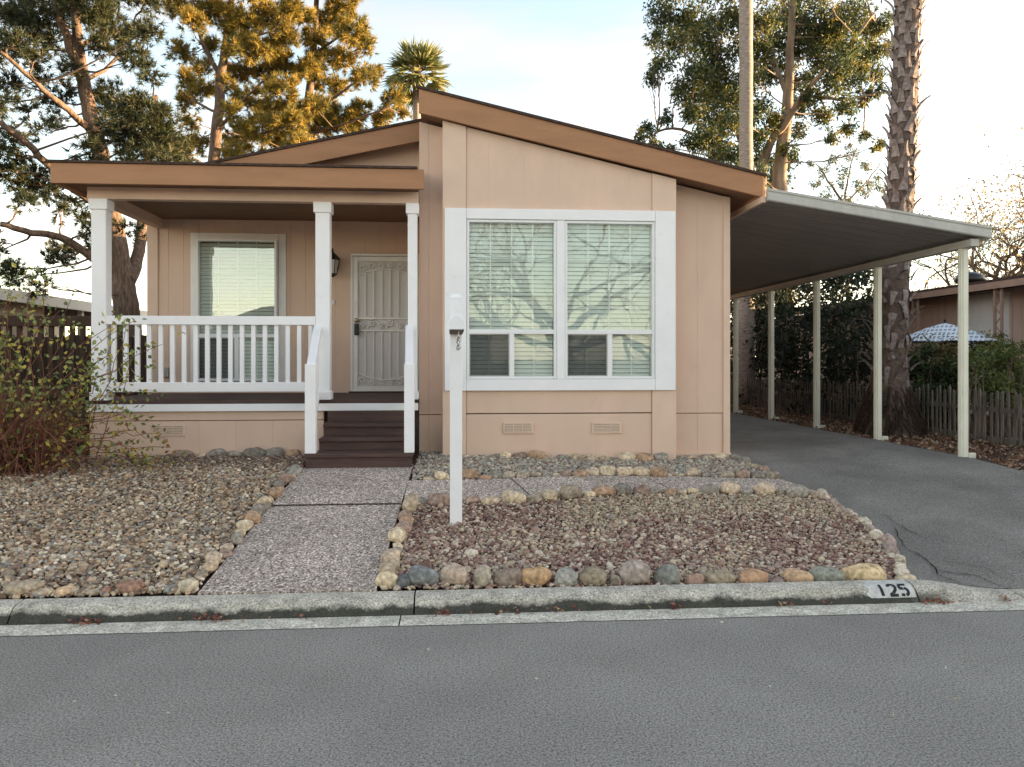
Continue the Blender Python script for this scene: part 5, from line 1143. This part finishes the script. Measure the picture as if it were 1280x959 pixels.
def canopymat():
    m = mat('blue patterned fabric', (.72, .76, .80), .8, .03); n, l = m.node_tree.nodes, m.node_tree.links; b = n['Principled BSDF']; g = n.new('ShaderNodeNewGeometry')
    mp = n.new('ShaderNodeMapping'); mp.inputs['Rotation'].default_value = (0, 0, R(40)); l.new(g.outputs['Position'], mp.inputs['Vector'])
    v = n.new('ShaderNodeTexVoronoi'); v.inputs['Scale'].default_value = 15; v.inputs['Randomness'].default_value = .05; v.distance = 'CHEBYCHEV'; l.new(mp.outputs[0], v.inputs['Vector'])
    r = n.new('ShaderNodeValToRGB'); e = r.color_ramp.elements; e[0].position = .26; e[0].color = (.03, .10, .22, 1); e[1].position = .32; e[1].color = (.68, .74, .80, 1); r.color_ramp.interpolation = 'CONSTANT'
    l.new(v.outputs['Distance'], r.inputs[0]); l.new(r.outputs[0], b.inputs['Base Color']); return m
M['canopy'] = canopymat(); m_ = MB(); n = 8; RR = .86
top = (c.x, c.y, c.z+.02); rings = []
for t in (.35, .7, 1.0):
    for k in range(n*2):
        a = 2*math.pi*k/(n*2); s_ = 1 if k % 2 == 0 else .955; m_.v.append((c.x+RR*t*s_*math.cos(a), c.y+RR*t*s_*math.sin(a), top[2]+(zc_-top[2])*(t**1.25)-(0 if k % 2 == 0 else -.015*t)))
m_.v.append(top); N2 = n*2
m_.f = [(48, k, (k+1) % N2) for k in range(N2)]+[(r_*N2+k, (r_+1)*N2+k, (r_+1)*N2+(k+1) % N2, r_*N2+(k+1) % N2) for r_ in (0, 1) for k in range(N2)]
add('canopy', m_, M['canopy'], pr_); add('pole', MB().tube([(c.x, c.y, .42), (c.x, c.y, top[2]+.06)], .02, 8), M['black'], pr_)
m_ = MB()
for k in range(8):
    a = 2*math.pi*k/8; add('rib', MB().tube([(c.x, c.y, top[2]-.03), (c.x+RR*.95*math.cos(a), c.y+RR*.95*math.sin(a), zc_-.012)], .007, 4), M['black'], pr_)
# left neighbour
nl_ = thing('neighbour_house', (-9, 12, .42), 'beige house with a low pale roof edge behind the brown railing at the left', 'house')
NX = -8.75; add('wall', MB().box(-20, NX, 4.5, 17.1, .3, 2.72), M['beige'], nl_)
for i in range(8): add('batten', MB().box(NX+.001, NX+.02, 6.0+i*1.4, 6.05+i*1.4, .4, 2.72), M['beige'], nl_)
add('roof', MB().prism([(-20, 2.80), (-14.5, 3.2), (NX+.35, 2.80), (NX+.35, 2.74), (-20, 2.74)][::-1], 4.2, 22), M['shingle'], nl_)
add('fascia_board', MB().box(NX+.351, NX+.40, 4.2, 22, 2.66, 2.88), M['whitewall'], nl_)
add('wall', MB().box(-20, NX-2.0, 17.2, 22, .3, 2.70), M['whitewall'], nl_)
for y in (18.2, 21.5): add('awning_post', MB().box(NX+.18, NX+.28, y, y+.1, .4, 2.68), M['whitewall'], nl_)
# across the street, behind the viewer: what the windows mirror
bare_tree((3.6, -8.0, .1), 2.0, .26, 'bare street tree across the road mirrored in the front windows', None, 6, ((-.75, .1, .7), (-.4, -.2, .95), (.45, .1, .9), (.85, -.1, .55), (.05, .4, 1), (-.95, .2, .4)), 2.1, up=.2)
no_ = thing('neighbour_house', (-3, -14, .1), 'pale house across the street mirrored in the front windows', 'house')
add('wall', MB().box(-12, 1.5, -26, -13.5, .0, 2.9), M['whitewall'], no_); add('roof', MB().prism([(-12.4, 2.9), (2, 2.9), (-5.2, 4.4)], -26.4, -13.1), M['shingle'], no_)
wf = add('window', MB().box(-4.6, -2.0, -13.498, -13.44, 1.0, 2.2), M['white'], no_); add('pane', MB().box(-4.45, -2.15, -13.438, -13.42, 1.15, 2.05), M['darkglass'], wf)

# added unseen house at a street bend, put there to block the low sun
sun_blocker = thing('neighbour_house', (44, 1, .1), 'added out of view gabled house at the far bend, blocking the low sun', 'house')
add('wall', MB().box(44, 54, -16, 17, .0, 4.8), M['beige'], sun_blocker)
add('roof', MB().add([(43.4, -16.5, 4.8), (54.6, -16.5, 4.8), (49, -16.5, 7.4), (43.4, 17.5, 4.8), (54.6, 17.5, 4.8), (49, 17.5, 7.4)], [(0, 1, 2), (5, 4, 3), (0, 2, 5, 3), (2, 1, 4, 5), (1, 0, 3, 4)]), M['shingle'], sun_blocker)
